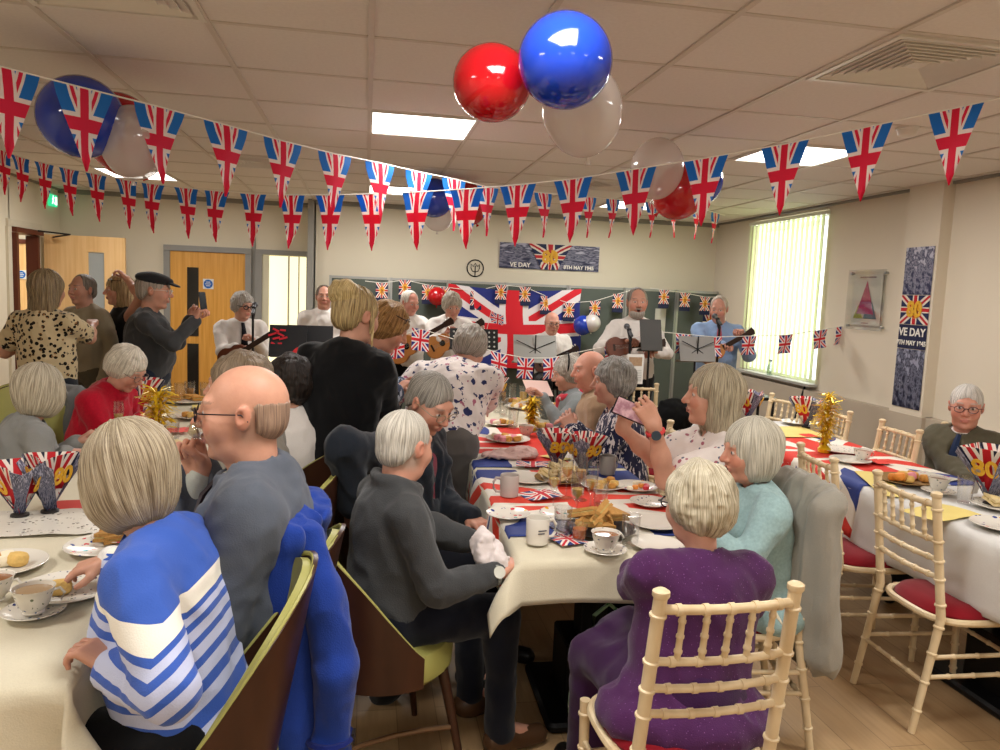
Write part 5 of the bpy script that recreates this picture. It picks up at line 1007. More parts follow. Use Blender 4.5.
SC = plain('golden_scone', c('#c98f45'), .8, var=.3, scale=60); CK = plain('sponge_cake', c('#dbb56a'), .8, var=.25, scale=50); PK = plain('pink_icing', c('#d98a94'), .5, var=.1); CR = plain('cream_cake', c('#e8ddc2'), .6)
def paper(name, label, cat, px_, py_, w_, h_, rz, mat, z=TZ, curl=.004):
    p = ondesk(px_, py_, z); o = empty(name, p, rz, label, cat); MB().sheet([[(x, y, curl*(1+math.sin(x*31+px_)*math.cos(y*23))) for y in np.linspace(-h_/2, h_/2, 7)] for x in np.linspace(-w_/2, w_/2, 7)], .0008).build('sheet', mat, o, True); return o
# centre table
paper('napkin', 'red white and blue paper napkin beside the near mug', 'napkin', 568, 540, .12, .12, .3, NAVY if 0 else FLAGP)
mug(537, 543, 'white mug with small print at the near left corner of the centre table', CHINA, .2)
MB().box((0, -.0405, .055), (.03, .001, .004)).box((-.004, -.0405, .045), (.024, .001, .004)).build('print', plain('mug_print', c('#4a4a55')), bpy.data.objects['mug'])
mug(509, 496, 'pale beige mug with its handle to the left on the flag cloth', plain('beige_china', c('#b8aca4'), .25, .5), PI); mug(607, 474, 'grey mug on the far right side of the flag cloth', plain('grey_china', c('#8f8984'), .3, .5), .5)
saucer(605, 552, 'floral saucer at the near edge of the centre table'); cup(605, 551, 'floral teacup of tea at the near edge of the centre table', hd=.2)
def pl(px_, py_, r_, mt, lb): return plate(px_, py_, r_, mt, lb)
pl(655, 526, .10, CHINA, 'white plate right of the sandwich platter'); pl(657, 548, .09, CHINA, 'white plate with crumbs beside the floral saucer'); pl(650, 505, .085, FLOR, 'sprigged plate in front of the person in aqua')
_, pq_ = pl(636, 489, .10, GAY, 'bright patterned plate with fruit beyond the sprigged plate'); pl(508, 517, .085, GAY, 'bright patterned plate left of the near white mug'); pl(562, 517, .09, GAY, 'bright patterned plate right of the near white mug'); pl(528, 481, .11, CHINA, 'white plate behind the beige mug')
for k in range(7): bite(pq_+np.array([random.uniform(-.05, .05), random.uniform(-.05, .05), .008]), [CR, plain('strawberry', c('#c8323c'), .4), plain('orange_piece', c('#dc8a3a'), .5)][k % 3], 'piece of fruit on the bright plate near the phone', 'fruit pieces on the bright plate', .014, 'fruit_piece', 'fruit')
_, pp = pl(600, 532, .13, plain('dark_slate', c('#2a2624'), .5), 'dark oval platter piled with brown bread sandwiches')
for k in range(12): sandwich(pp+np.array([random.uniform(-.055, .05), random.uniform(-.06, .03), .012+.012*(k//3)]), k*1.05, random.uniform(.15, 1.0), 'brown bread triangle on the platter behind the floral teacup', 'brown sandwiches on the near platter', BRB, 1.05)
_, pp = pl(560, 481, .12, plain('wood_platter', c('#8a6a3c')), 'platter of pale sandwiches behind the drinks glasses')
for k in range(9): sandwich(pp+np.array([random.uniform(-.07, .04), random.uniform(-.06, .04), .012+.012*(k//3)]), k*.9, random.uniform(.1, .6), 'white bread triangle on the platter behind the glasses', 'white sandwiches on the middle platter', BRW)
_, pp = pl(602, 488, .10, CHINA, 'plate of small pastries left of the grey mug')
for k in range(8): bite(pp+np.array([random.uniform(-.05, .05), random.uniform(-.05, .05), .008+.01*(k//5)]), [SC, CK][k % 2], 'small pastry on the plate left of the grey mug', 'pastries by the grey mug', .02, 'pastry', 'pastry')
_, pp = pl(508, 441, .13, CHINA, 'oval platter of cakes beyond the pink napkins')
for k in range(9): bite(pp+np.array([random.uniform(-.08, .08), random.uniform(-.05, .05), .008]), [SC, CR, PK][k % 3], 'little cake on the platter beyond the pink napkins', 'cakes on the middle platter', .024, 'cake', 'cake')
for i, (px_, py_, r_, mt, lb) in enumerate([(540, 428, .12, CHINA, 'far white plate of food left of the flag cones'), (520, 408, .12, GAY, 'far patterned plate beyond the tinsel'), (500, 425, .1, CHINA, 'far white plate beside the floral blouse'), (560, 408, .1, CHINA, 'far white plate in front of the grey jacketed diner'), (512, 403, .11, CHINA, 'farthest plate on the centre table')]):
    _, pp = pl(px_, py_, r_, mt, lb)
    for k in range(6): bite(pp+np.array([random.uniform(-.06, .06), random.uniform(-.05, .05), .008]), [SC, CK, CR, PK][(k+i) % 4], 'cake on the '+lb, 'cakes on the '+lb, .024, 'cake', 'cake')
bp = ondesk(510, 457); bg = empty('napkin_heap', bp, .2, 'crumpled pale pink paper napkins on the red stripe', 'napkins'); V, Fq = nets([('u', 0, p_ell(bp+np.array([0, 0, .015]), (.15, .09, .014))), ('u', .03, p_ell(bp+np.array([.06, .02, .02]), (.08, .07, .03)))], .006, disp=lambda x, y, z: .034*(np.abs(vnoise(x*24, y*24, z*24))-.17)+.012*vnoise(x*60, y*60, z*60)); meshobj('paper', [(V, Fq)], fabric('pink_tissue', c('#d6b3ab')), bg)
for a in [(576, 522, 'tall flute of fizz behind the near white mug'), (553, 510, 'flute of fizz between the near mug and the platter'), (580, 500, 'flute of fizz amid the centre plates'), (566, 498, 'second flute of fizz behind the platter'), (590, 512, 'flute half hidden by the sandwiches')]: flute(a[0], a[1], a[2])
tumbler(630, 545, 'clear glass lying by the saucer edge', .11); tumbler(600, 505, 'clear tumbler amid the bright plates', .10); tumbler(562, 537, 'empty clear tumbler before the platter', .11); tumbler(579, 540, 'glass jar of amber marmalade by the sandwiches', .06, .03, '#a5561c', 'jar')
for i, (px_, py_, f_) in enumerate([(513, 428, None), (530, 420, '#c9a75a'), (545, 418, None), (503, 415, None), (523, 402, '#c9a75a'), (502, 402, '#b58a4a'), (536, 405, None), (512, 399, None), (497, 412, None)]): tumbler(px_, py_, 'far clear glass %s' % ['right of the cake platter', 'of beer by the tinsel', 'beside the yellow tinsel', 'behind the cake platter', 'of cider at the far plates', 'of beer at the floral blouse', 'beyond the yellow tinsel', 'at the far end of the centre table', 'left among the far plates'][i], .13, .035, f_)
cup(526, 436, 'far floral teacup by the cake platter', z=TZ); 
paper('napkin', 'union flag paper napkin behind the near mug', 'napkin', 541, 497, .15, .13, .4, FLAGP, curl=.012); paper('napkin', 'union flag paper napkin beyond the beige mug', 'napkin', 533, 466, .17, .12, -.2, FLAGP, curl=.012); paper('place_card', 'navy and white printed card beside the near mug', 'card', 566, 529, .08, .14, .5, PB, curl=.01); paper('menu_card', 'black and white striped card near the bright fruit plate', 'card', 618, 487, .2, .1, .1, china('striped_card', [c('#2a2a38')], 60))
paper('yellow_napkin', 'pale yellow napkin below the flag cones', 'napkin', 556, 458, .11, .14, .5, plain('yellow_paper', c('#dcc878')))
# left table
saucer(34, 614, 'floral saucer at the near edge of the left table'); cup(34, 612, 'floral teacup at the near edge of the left table', hd=.3, tea='#b59a78')
_, pp = plate(68, 592, .125, FLOR, 'large sprigged plate under the hand of the striped cardigan'); bite(pp+np.array([-.01, -.03, .008]), CK, 'piece of cake on the sprigged plate at near left', 'near left cake', .03, 'cake', 'cake')
_, pp = plate(104, 549, .115, GAY, 'bright patterned plate with a sandwich on the left table'); sandwich(pp+np.array([.0, .0, .012]), .5, .3, 'cut sandwich on the bright plate of the left table', 'near left sandwiches', BRB); sandwich(pp+np.array([.03, .02, .016]), 2.3, .2, 'second cut sandwich on the bright plate of the left table', 'near left sandwiches', BRB)
_, pp = plate(2, 568, .12, CHINA, 'white plate of cakes at the left edge'); [bite(pp+np.array([.03*k-.02, .01*(k % 2), .01]), [SC, CR, CK][k], 'cake on the plate at the left edge', 'cakes at the left edge', .028, 'cake', 'cake') for k in range(3)]
cup(-6, 600, 'teacup cut off at the left edge', hd=0, z=TZ); paper('newspaper', 'grey printed news sheet under the flag cones at near left', 'newspaper', 62, 522, .5, .3, .1, china('newsprint', [c('#8a8478'), c('#5a564e')], 60)); paper('napkin', 'red paper napkin under the grey bob at left', 'napkin', 85, 505, .22, .12, .1, plain('red_paper', c('#c8372e')))
plate(125, 538, .1, china('pink_plate', [c('#c8466a')], 60), 'pink patterned plate under the hair of the striped cardigan')
flute(119, 438, 'wine glass of pale fizz in front of the red jumper'); paper('napkin', 'blue and white striped napkin left of the gold tinsel', 'napkin', 132, 433, .2, .16, .2, china('blue_stripe', [c('#4a5590')], 50))
_, pp = plate(185, 402, .16, CHINA, 'far white plate of pizza slices on the left table'); [sandwich(pp+np.array([.05*math.cos(k), .05*math.sin(k), .01]), k*1.2, .1, 'slice of food on the far left platter', 'far left slices', SC, 1.1) for k in range(4)]
_, pp = plate(196, 418, .12, CHINA, 'white plate of food behind the tinsel on the left table'); [bite(pp+np.array([random.uniform(-.06, .06), random.uniform(-.06, .06), .01]), [SC, CK][k % 2], 'savoury bite behind the left tinsel', 'bites behind the left tinsel', .024, 'pastry', 'pastry') for k in range(6)]
_, pp = plate(180, 452, .11, plain('dark_slate', c('#2a2624'), .5), 'dark plate of sandwiches beside the left tinsel'); [sandwich(pp+np.array([-.03+.03*k, 0, .012]), .7*k, .2, 'sandwich beside the left tinsel', 'sandwiches beside the left tinsel', BRW) for k in range(3)]
paper('napkin', 'bright red napkin beside the left gold tinsel', 'napkin', 176, 432, .14, .14, .3, plain('coral_paper', c('#e0483f')), curl=.012)
for i, (px_, py_, f_) in enumerate([(180, 401, None), (205, 400, '#c9b28a'), (190, 399, '#a87a48'), (166, 402, None), (172, 448, None)]): tumbler(px_, py_, ['clear glass behind the far left platter', 'tall glass left of the bald diner', 'beer glass at the far left end', 'clear glass beside the left flag cone', 'clear glass right of the left tinsel'][i], .13, .037, f_)
paper('yellow_napkin', 'yellow napkin right of the far left platter', 'napkin', 208, 408, .2, .14, .2, plain('yellow_paper', c('#dcc878')), curl=.012); plate(222, 395, .12, CHINA, 'farthest white plate on the left table'); plate(95, 462, .12, CHINA, 'white plate under the hands of the silver bobbed diner')
# right table
paper('yellow_runner', 'pale yellow paper strip at the near end of the right table', 'runner', 940, 513, .3, .18, .3, plain('yellow_paper', c('#dcc878'))); paper('yellow_runner', 'pale yellow paper strip behind the platter of the right table', 'runner', 880, 484, .5, .12, 1.2, plain('yellow_paper', c('#dcc878'))); paper('yellow_runner', 'pale yellow place mat at the far end of the right table', 'runner', 792, 432, .36, .4, 0, plain('yellow_paper', c('#dcc878')))
_, pp = plate(905, 482, .14, plain('wood_platter', c('#8a6a3c')), 'platter of pastries on the right table')
for k in range(10): bite(pp+np.array([random.uniform(-.09, .09), random.uniform(-.07, .07), .01+.012*(k//6)]), [SC, CK, PK, plain('orange_piece', c('#dc8a3a'), .5)][k % 4], 'pastry on the right table platter', 'pastries on the right platter', .028, 'pastry', 'pastry')
saucer(938, 493, 'floral saucer on the right table'); cup(938, 491, 'floral teacup on the right table', hd=.5); cup(862, 461, 'floral teacup beyond the platter on the right table', z=TZ)
tumbler(964, 503, 'clear glass with a folded white paper in it', .12, .036); q = ondesk(972, 500); MB().sheet([[(q[0]+x+z*.25, q[1]+.004*math.sin(x*90), q[2]+z) for z in (.03, .19)] for x in (-.02, 0, .02)], .001).build('paper_spill', CHINA, None, label='folded white paper standing in the clear glass', cat='paper')
_, pp = plate(1003, 528, .12, GAY, 'pink and black patterned plate at the right edge'); _, pp = plate(1000, 508, .12, FLOR, 'white plate of bread at the right edge'); [sandwich(pp+np.array([-.05+.03*k, -.02, .012]), .6*k, .3, 'bread piece on the plate at the right edge', 'bread at the right edge', BRW) for k in range(4)]
tumbler(998, 492, 'beige tall glass at the right edge', .1, .04, '#b0977c'); plate(842, 452, .13, FLOR, 'blue and white plate right of the right tinsel'); plate(850, 462, .11, CHINA, 'white plate before the far teacup on the right table'); plate(800, 424, .13, CHINA, 'white plate at the far end of the right table'); paper('newspaper', 'white and pink printed sheet behind the right platter', 'newspaper', 925, 478, .3, .2, .3, china('pinkprint', [c('#d0408a')], 40)); paper('napkin', 'red napkin beyond the platter on the right table', 'napkin', 877, 463, .12, .12, .2, plain('coral_paper', c('#e0483f')), curl=.01); paper('napkin', 'red napkin left of the right tinsel', 'napkin', 805, 436, .2, .1, .2, plain('coral_paper', c('#e0483f')))
# gold tinsel and flag cones
TIN = plain('gold_foil', c('#e6bc1e'), .3, .7, .45, var=.35, scale=60)
def tinsel(px_, py_, h, label, w_=.05):
    p = ondesk(px_, py_); o = empty('gold_tinsel', p, 0, label, 'tinsel'); MB().lathe([(.035, 0), (.038, .02), (.02, .04), (.006, .05)], n=16).build('weight', TIN, o, True); m = MB(); rg = random.Random(int(px_))
    for k in range(420):
        t = rg.random(); a = rg.random()*2*PI; r = w_*(.35+.75*math.sin(min(t*3, 1.6)))*rg.uniform(.5, 1.25); z = .03+t*h; q = np.array([math.cos(a)*r, math.sin(a)*r, z+rg.uniform(-.02, .03)]); s0 = np.array([math.cos(a)*r*.2, math.sin(a)*r*.2, z]); sd = np.array([-math.sin(a), math.cos(a), rg.uniform(-.5, .5)])*.004
        md = (q+s0)/2+np.array([0, 0, rg.uniform(0, .02)]); m.add([s0-sd, s0+sd, md+sd, md-sd, q-sd, q+sd], [(0, 1, 2, 3), (3, 2, 5, 4)])
    m.build('foil_strands', TIN, o)['kind'] = 'stuff'; return o
tinsel(158, 459, .3, 'gold tinsel spray standing on the left table', .075); tinsel(824, 452, .3, 'gold tinsel spray standing on the right table', .07); tinsel(531, 430, .16, 'small gold tinsel spray far along the centre table')
GC = ujmat('cone_flag', 1.5, c('#1e2238'), c('#bb1d26'), c('#e5dcd0'), gold=False, w1=.16, w2=.26)
def cone(px_, py_, h, label, n=4, yaw0=0, num=True, z=TZ, spread=.55):
    p = ondesk(px_, py_, z); o = empty('flag_cone', p, 0, label, 'table decoration'); MB().lathe([(.03, 0), (.03, .012), (.005, .016)], n=12).build('stand', plain('dark_slate', c('#2a2624')), o, True)
    for k in range(n):
        a = yaw0+k*2*PI/n; R = rotz(a)@rotx(spread*.75); w_ = h*.40; m = MB(); m.sheet([[R@np.array([u*w_*(v*.97+.03), .012*(1-u*u), .01+v*h]) for v in (0, .25, .5, .75, 1)] for u in (-1, -.5, 0, .5, 1)], .0015)
        for b in (0, 25):
            for i, u in enumerate((-1, -.5, 0, .5, 1)):
                for j in range(5): m.uv[b+i*5+j] = (.5+u*.5*(j/4), .08+j/4*.92)
        pn = m.build('printed_triangle', GC, o)
        w2_ = MB(); 
        for u in (-1, 1): w2_.sheet([[R@np.array([u*w_*(v*.97+.03)*(1+e*.28), -.004+e*.03, .01+v*h-e*h*.18*v]) for v in (0, .5, 1)] for e in ((0, 1) if u < 0 else (1, 0))], .001)
        w2_.build('photo_wing', PB, pn)
        if num:
            t_ = text('numerals', '80', h*.42, GOLD, R@np.array([0, -.018, h*.72]), R@rotx(PI/2), o, bold=.003)
    return o
cone(20, 517, .2, 'printed 80 flag cone at the left end of the near left table', 3, 3.6); cone(50, 513, .21, 'large printed 80 flag cone on the near left table', 3, 3.3, spread=.35)
cone(138, 420, .26, 'printed 80 flag cone in front of the red jumper', 3, 3.1); cone(556, 470, .2, 'left printed flag cone on the centre table', 4, 3.0); cone(583, 474, .2, 'right printed flag cone on the centre table', 4, 3.5); cone(493, 405, .22, 'far flag cone at the end of the centre table', 3, 3.1)
cone(990, 505, .27, 'printed flag cone at the right edge of the right table', 4, 3.6); cone(748, 420, .2, 'printed 80 flag cone on the stand under the window', 3, 3.2, z=.85); cone(806, 428, .22, 'printed 80 flag cone beside the right tinsel', 3, 3.1)
# ------------------------------------------------------------------ things worn, held and played
def worn(key, name, prims, mat, h=.005, disp=None, frame_='head', **tg):
    p = PEOPLE[key]; V, Fq = nets(prims, h, disp=disp)
    if frame_ == 'head': V = V*p['hs']@p['Rh'].T+p['Hc']; return meshobj(name, [(V, Fq)], mat, p['root'], M=p['MH'])
    V = V*p['s']@p['Rt'].T+p['hip']; return meshobj(name, [(V, Fq)], mat, p['root'])
worn('S4', 'flat_cap', [('u', 0, p_ell((0, -.015, .075), (.088, .108, .046), rotx(-.12))), ('u', .02, p_ell((0, .03, .088), (.078, .088, .03), rotx(-.2))), ('u', .008, p_ell((0, .115, .055), (.066, .05, .010), rotx(-.25)))], fabric('cap_tweed', c('#26272a')))
worn('B3', 'hair_bun', [('u', 0, p_ell((-.005, -.085, .085), (.078, .066, .062)))], hairmat('hair_bun_gold', c('#cdb684'), c('#a08650')), .0045, lambda x, y, z: .016*(vnoise(x*30, y*30, z*30)+.8*(np.abs(vnoise(x*60+z*30, y*60, z*50))-.2)))
worn('B3', 'loose_strand', [('u', 0, p_cap((.08, .025, .02), (.088, .04, -.14), .009, .004)), ], hairmat('hair_bun_gold', c('#cdb684'), c('#a08650')), .0045)
worn('C8', 'headband', [('u', 0, p_tor((0, .0, .055), .092, .007, rotx(PI/2+.35), 1.12))], BLK)
worn('C8', 'scarf', [('u', 0, p_tor((0, .01, .48), .075, .028, rotx(-.25), 1.1)), ('u', .02, p_cap((.04, .11, .44), (.03, .14, .3), .03, .02))], fabric('red_check_scarf', c('#c33a48'), 'sprig', col2=c('#e3d0cc'), col3=c('#e3d0cc')), .007, None, 't')
def cuff(key, side, name, mat, a=.84, b=.97, r=.043):
    p = PEOPLE[key]; Sh, El, Wr, Rhd = p['arms'][side]; V, Fq = nets([('u', 0, p_cap(El+(Wr-El)*a, El+(Wr-El)*b, r, r*.93))], .005, disp=lambda x, y, z: .004*vnoise(x*60, y*60, z*60)); return meshobj(name, [(V, Fq)], mat, p['root'])
cuff('P1', -1, 'knitted_cuff', fabric('white_knit', c('#d9d6d2'), 'knit')); cuff('P1', 1, 'knitted_cuff', fabric('white_knit', c('#d9d6d2'), 'knit')); cuff('P2', 1, 'shirt_cuff', fabric('pale_shirt', c('#c9cdc4')), .9, .985, .036)
def watch(key, side, strap, face, t=.88):
    p = PEOPLE[key]; Sh, El, Wr, Rhd = p['arms'][side]; fd = unit(Wr-El); c0 = El+(Wr-El)*t; o = empty('wristwatch', c0, 0, 'red strapped watch with round dark face on the arm holding the sideways phone' if key == 'C5' else 'silver watch on the wrist of the person in the charcoal fleece', 'watch'); Fm = frame(fd); d_ = unit(CAM-c0-fd*np.dot(CAM-c0, fd))
    MB().tube([Fm@np.array([.033*math.cos(a), .033*math.sin(a), 0]) for a in np.linspace(0, 2*PI, 25)[:-1]], .008, 6, True).build('strap', strap, o, True); MB().lathe([(.02, 0), (.02, .008), (.001, .009)], d_*.033, 20, frame(d_)).build('watch_face', face, o, True)
watch('C5', -1, plain('red_strap', c('#c93a3a')), plain('dark_dial', c('#3a4650'), .2)); watch('C1', 1, ALU, plain('pale_dial', c('#c8c8bc'), .2), .97)
def hand_at(key, side, f=.09, up=0.0): p = PEOPLE[key]; Sh, El, Wr, R = p['arms'][side]; return Wr+R@np.array([0, f, up]), R
def phone(loc, rz, tilt, label, scr, land=False, roll=0):
    o = empty('mobile_phone', loc, rz, label, 'phone'); o.rotation_euler = (tilt, roll, rz); sz = (.155, .009, .078) if land else (.078, .009, .155); MB().rbox((0, 0, 0), (sz[0], sz[2], sz[1]), .01, rotx(PI/2)).build('phone_body', plain('phone_black', c('#15161a'), .25, .6), o); MB().box((0, -.0056, 0), (sz[0]-.012, .001, sz[2]-.012)).build('screen', scr, o); return o
ps_ = Mt('phone_picture', .3, .5); ps_.color(ps_.ramp(ps_.noise(ps_.coord('Object', (30, 30, 30)), 1), [(.4, c('#8a5a66')), (.6, c('#c9a6a8'))])); ps_.b.inputs['Emission Strength'].default_value = .25; ps_.b.inputs['Emission Color'].default_value = c('#a87880')
phone(at(632, 411, 2.98), -.35, -.15, 'black smartphone held sideways, its screen showing the singer', ps_.m, True, .35)
phone(at(203, 302, 6.22), 1.1, -.15, 'dark smartphone held up by the person in the flat cap', plain('phone_dark_screen', c('#20252c'), .2))
fq = at(166, 440, 2.2); flute(0, 0, 'stemmed glass tipped to the lips of the bald diner', '#c9b48a', .13, rotz(.1)@roty(1.25), fq)
q, R = hand_at('C8', -1, .1); o = empty('greeting_card', at(538, 388, 4.98), .3, 'pinkish folded card held by the person with the headband', 'card'); MB().box((0, 0, .0), (.2, .003, .13), rotx(-.8)@rotz(.1)).build('card_sheet', plain('pale_pink_card', c('#d9b8ae')), o)
q, R = hand_at('C1', 1, .1); nv = at(486, 548, 2.45); o = empty('white_napkin', nv, 0, 'crumpled white paper napkin in the lap of the person in the fleece', 'napkin'); V, Fq = nets([('u', 0, p_ell(nv, (.05, .045, .075), roty(-.5))), ('u', .03, p_ell(nv+np.array([.02, -.02, -.05]), (.05, .04, .04)))], .005, disp=lambda x, y, z: .03*vnoise(x*30, y*30, z*24)+.01*vnoise(x*80, y*80, z*80)); meshobj('paper', [(V, Fq)], fabric('white_tissue', c('#e0d5d2'), bump=.2), o)
# instruments
def uke(key_lb, a, b, L, mat, face=(0, -1, .15), nm='ukulele'):
    """a: body centre, b: towards the head"""
    a = np.array(a); x = unit(np.array(b)-a); f_ = np.array(face, float); z = unit(f_-x*np.dot(f_, x)); y = np.cross(z, x); R = np.array([x, y, z]).T; o = empty(nm, a, 0, key_lb, 'instrument'); o.matrix_basis = Matrix.Translation(a)@Matrix(R.tolist()).to_4x4(); bw = L*.42
    prof = []
    for k in range(48):
        t = 2*PI*k/48; cx_ = math.cos(t); r = 1+.0*cx_; xx = bw*.62*cx_; wd = bw*(.50-.07*cx_)*(1-.22*math.exp(-((xx/bw-.12)/.16)**2)); prof.append((xx-bw*.1, wd*math.copysign(abs(math.sin(t))**.75, math.sin(t))))
    m = MB(); m.prism(prof, bw*.28, (0, 0, -bw*.14)); m.build('sound_box', mat, o); tp = plain('spruce_top', c('#b9793a'), .35, .5, var=.1)
    MB().prism([(p*.95, q*.95) for p, q in prof], .003, (0, 0, bw*.14)).build('top_board', tp if 'dark' not in mat.name else mat, o); MB().lathe([(bw*.13, 0), (bw*.13, .002)], (bw*.1, 0, bw*.145), 24).build('sound_hole', BLK, o)
    nk = plain('dark_neck', c('#2d1a10'), .4); MB().box((bw*.5+L*.26, 0, bw*.13), (L*.56, .042, .022)).build('neck', nk, o); MB().prism([(0, -.025), (L*.15, -.034), (L*.17, 0), (L*.15, .034), (0, .025)], .016, (bw*.5+L*.53, 0, bw*.1)).build('headstock', nk, o); MB().box((-bw*.38, 0, bw*.155), (.018, bw*.32, .008)).build('bridge', nk, o)
    m = MB(); [m.rod((-bw*.38, s_*.009, bw*.16), (bw*.5+L*.54, s_*.007, bw*.15), .0008, n=4) for s_ in (-1.5, -.5, .5, 1.5)]; m.build('strings', ALU, o)
    for s_ in (-1, 1):
        for k in (0, 1): MB().rod((bw*.5+L*.58+k*L*.06, s_*.03, bw*.12), (bw*.5+L*.58+k*L*.06, s_*.05, bw*.12), .006, n=8).build('tuning_peg', CHINA, o)
    return o
MAH = plain('mahogany_dark', c('#5e2c16'), .3, .5)
uke('brown tenor ukulele played by the band member with thick black glasses', at(236, 356, 6.8), at(268, 336, 6.75), .50, MAH); uke('pale ukulele with long neck played by the white-haired band member', at(405, 347, 7.3), at(450, 322, 7.15), .6, plain('honey_body', c('#a0642c'), .3)); uke('brown ukulele of the curly-haired guitarist by the big flag', at(441, 344, 7.0), at(482, 322, 6.9), .5, plain('honey_body', c('#a0642c'), .3))
uke('small brown ukulele of the tall bearded singer', at(621, 347, 6.12), at(652, 344, 6.12), .42, MAH); uke('ukulele of the singer in the blue shirt, dark headstock up', at(714, 352, 6.5), at(748, 333, 6.45), .44, plain('honey_body', c('#a0642c'), .3)); uke('ukulele held by the seated band member with tie', at(545, 362, 7.75), at(568, 352, 7.75), .42, MAH)
BM = plain('stand_black', c('#101012'), .4)
def tripod(m, o, h): 
    for a in (.3, 2.4, 4.5): m.rod((0, 0, .22), (.26*math.cos(a), .26*math.sin(a), .01), .008, n=8)
def micstand(px_, py_, Y, label, boom=0):
    p = at(px_, py_, Y); o = empty('microphone_stand', (p[0], p[1], 0), 0, label, 'microphone stand'); m = MB(); tripod(m, o, 0); m.build('tripod_base', BM, o, True); MB().rod((0, 0, .2), (0, 0, p[2]-.05), .010, n=10).build('pole', BM, o, True); MB().rod((0, 0, p[2]-.07), (0, .05, p[2]+.02), .014, .02).build('clip', BM, o, True)
    k = MB(); k.rod((0, -.03, p[2]-.03), (0, .09, p[2]+.03), .012, .016); k.ell((0, .11, p[2]+.04), (.026, .026, .026)); k.build('microphone', plain('mic_grille', c('#55565a'), .35, .5, .5, scale=200), o, True); return o
micstand(253, 310, 6.75, 'black microphone stand in front of the left ukulele player'); micstand(631, 332, 6.0, 'microphone stand at the mouth of the tall bearded singer'); micstand(720, 321, 6.45, 'microphone stand of the singer in the blue shirt')
def mstand(px_, py_, Y, w_, h_, label, mat, deco=None, yaw=0):
    p = at(px_, py_, Y); o = empty('music_stand', (p[0], p[1], 0), yaw, label, 'music stand'); m = MB(); tripod(m, o, 0); m.build('tripod_base', BM, o, True); MB().rod((0, 0, .2), (0, .03, p[2]), .009, n=10).build('pole', BM, o, True); R = rotx(-.3); MB().box((0, 0, p[2]), (w_, .012, h_), R).build('desk', mat, o); MB().box((0, .04, p[2]-h_*.48), (w_, .06, .012), R).build('lip', mat, o)
    if deco == 'holes': m = MB(); [m.ell((x, -.008+z*.3, p[2]+z), (.009, .003, .009), 8) for x in np.linspace(-w_*.42, w_*.42, 9) for z in (-.06, -.02, .02, .06)]; m.build('perforations', plain('hole_grey', c('#b9b9b4')), o)
    if deco == 'frame':
        m = MB(); [m.rod((x*w_*.5, -.014, p[2]-h_*.45), (0 if x else 0, -.014, p[2]), .004, n=6) for x in (-.9, .9)]; m.rod((0, -.014, p[2]-h_*.5), (0, -.014, p[2]+h_*.5), .006, n=6); [m.rod((x*w_*.5, -.014, p[2]+h_*.3), (0, -.014, p[2]), .004, n=6) for x in (-.9, .9)]; m.build('folding_arms', BM, o)
    if deco == 'red': m = MB(); [m.box((x+.012*math.sin(z*90), -.012, p[2]+z), (.05+.02*math.sin(z*50+x*9), .003, .014), roty(.5*math.sin(x*40+z*60))) for x in (-.095, -.045) for z in (-.08, -.05, -.02, .02, .05, .08)]; m.build('red_print', plain('red_print', c('#b3202c')), o)
    return o
SIL = plain('silver_desk', c('#9a9a94'), .4, .5, .3)
mstand(288, 341, 5.9, .27, .24, 'black folder with red print on a music stand beside the left microphone', BM, 'red'); mstand(310, 341, 6.0, .34, .24, 'plain black music stand right of the red printed folder', BM); mstand(474, 339, 6.6, .42, .18, 'black perforated music stand beside the floral blouse', BM, 'holes'); mstand(535, 349, 6.9, .40, .26, 'silver folding music stand in front of the seated band member', SIL, 'frame')
mstand(651, 335, 5.95, .18, .26, 'narrow dark music stand in front of the tall singer', plain('dark_grey_desk', c('#3b3936'))); mstand(697, 349, 6.2, .32, .22, 'grey folding music stand in front of the singer in blue', plain('grey_desk', c('#86837f')), 'frame')
o = empty('song_sheet', at(635, 369, 5.85), 0, 'white printed song sheet hanging below the tall singer', 'sheet'); MB().box((0, 0, 0), (.14, .002, .24)).build('sheet', plain('sheet_white', c('#d4d2cc')), o); MB().box((0, -.002, .06), (.11, .001, .07)).build('picture', plain('sheet_picture', c('#a08468'), var=.3, scale=60), o); m = MB(); [m.box((0, -.002, -.01-.014*k), (.11, .001, .004)) for k in range(7)]; m.build('printed_lines', plain('sheet_grey', c('#9a9a98')), o)
rd_ = at(303, 358, 5.6); o = empty('roundel_balloon', rd_, 0, 'round red, white and blue target sign below the black music stands', 'sign'); 
for nm, r_, col, k in (('outer_ring', .085, '#c22a30', 0), ('middle_ring', .058, '#dcd6d0', 1), ('centre', .03, '#2a4a8e', 2)): MB().lathe([(r_, 0), (r_, .004), (.001, .006)], (0, -.004*k, 0), 28, rotx(PI/2)).build(nm, plain('roundel_'+nm, c(col)), o, True)
MB().rod((0, .02, -rd_[2]), (0, .02, 0), .006, n=8).build('stick', BM, o); MB().lathe([(.12, 0), (.12, .01)], (0, .02, -rd_[2]), 20).build('foot_plate', BM, o)
fs = at(489, 322, 6.85); o = empty('hand_flag', fs, .2, 'little union flag on a stick above the black perforated stand', 'flag'); MB().rod((-.03, 0, -.12), (.02, 0, .1), .003, n=6).build('stick', CHINA, o); MB().sheet([[(.02+x*.12, .01*math.sin(x*9), z*.09-.03*x) for z in (0, 1)] for x in (0, .5, 1)], .001).build('flag_cloth', UJS, o)
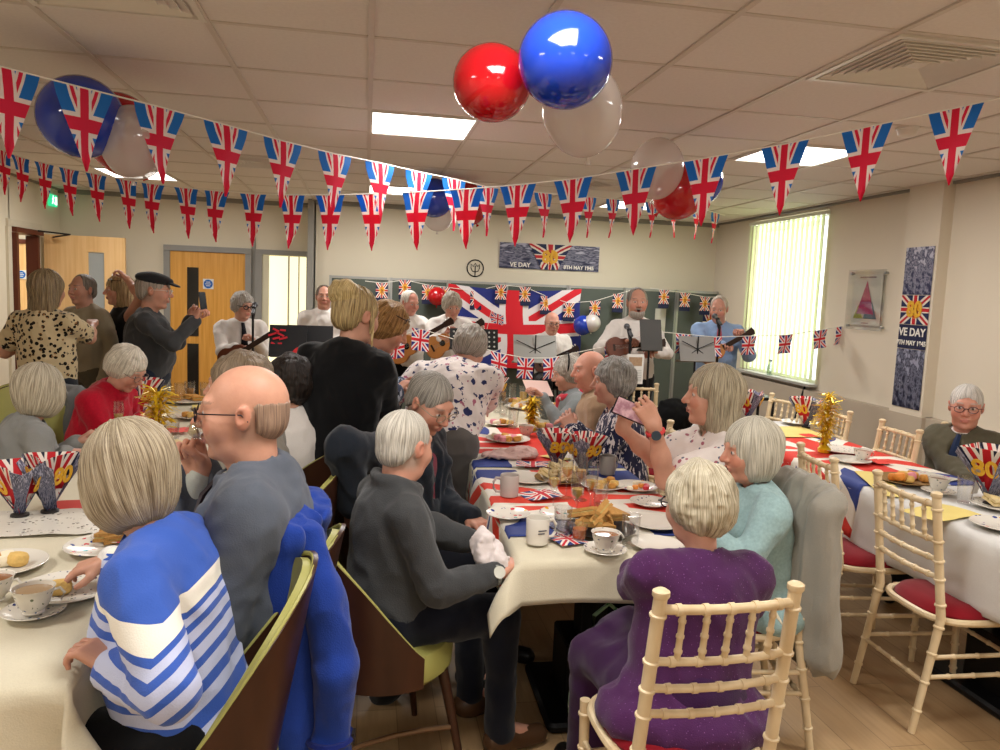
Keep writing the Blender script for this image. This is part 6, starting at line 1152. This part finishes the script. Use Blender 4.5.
# bags, small table with tablet stand under the window, floor things
def bag(name, label, p, sz, mat, rz=0, strap=True):
    o = empty(name, (p[0], p[1], 0), rz, label, 'bag'); R = rotz(rz); t = np.array([p[0], p[1], 0.]); L = [('u', 0, p_ell((0, 0, sz[2]*.42), (sz[0]*.5, sz[1]*.5, sz[2]*.46))), ('u', .05, p_cap((-sz[0]*.3, 0, sz[2]*.8), (sz[0]*.3, 0, sz[2]*.8), .03)), ('i', 0, p_half((0, 0, .004), (0, 0, -1.)))]; V, Fq = nets(xf(L, R, t), .01, disp=lambda x, y, z: .02*vnoise(x*18, y*18, z*18)); meshobj('bag_body', [(V, Fq)], mat, o)
    if strap: MB().tube([(-sz[0]*.25, 0, sz[2]*.8), (-sz[0]*.2, 0, sz[2]*1.15), (0, 0, sz[2]*1.25), (sz[0]*.2, 0, sz[2]*1.15), (sz[0]*.25, 0, sz[2]*.8)], .008, 8).build('handle', mat, o, True)
    return o
g = az(596, 690, .2); bag('floral_bag', 'green and white leaf patterned bag on the floor under the purple jumper', (g[0]+.03, g[1], 0), (.26, .14, .42), fabric('leaf_print', c('#8fb08a'), 'floral', col2=c('#3f7a48'), col3=c('#dfe6da'), scale=2))
g = az(388, 690, .18); bag('black_handbag', 'black handbag on the floor behind the fleece wearer\'s chair leg', (g[0], g[1]+.25, 0), (.2, .16, .36), BLK); bag('dark_holdall', 'dark holdall on the floor in front of the right display board', (3.55, 8.3, 0), (.6, .35, .55), BLK, strap=False)
wt = empty('side_table', (at(750, 400, 5.9)[0], 5.95, 0), 0, 'small dark side table under the window holding a flag cone', 'table'); MB().rbox((0, 0, .835), (.4, .3, .025), .02).build('tabletop', BM, wt); [MB().rod((sx*.17, sy*.12, 0), (sx*.17, sy*.12, .83), .012, n=8).build('leg', BM, wt) for sx in (-1, 1) for sy in (-1, 1)]
s3 = at(735, 380, 8.0); MB().tube([(XR-.06, 7.0, .82), (XR-.1, 7.02, .6), (XR-.18, 7.0, .3), (XR-.2, 6.9, .01)], .012, 6).build('black_cable', BM, None, True, label='black cable hanging from the window sill to the floor', cat='cable')
o = empty('small_bottle', (XR-.03, 7.75, .845), 0, 'small clear bottle standing on the window sill', 'bottle'); MB().lathe([(.03, 0), (.032, .01), (.032, .09), (.012, .12), (.012, .145)], n=16).build('bottle_body', glassmat('bottle_glass', (.7, .78, .75, 1), .3), o, True); MB().lathe([(.014, 0), (.014, .02)], (0, 0, .145), 12).build('cap', BM, o)
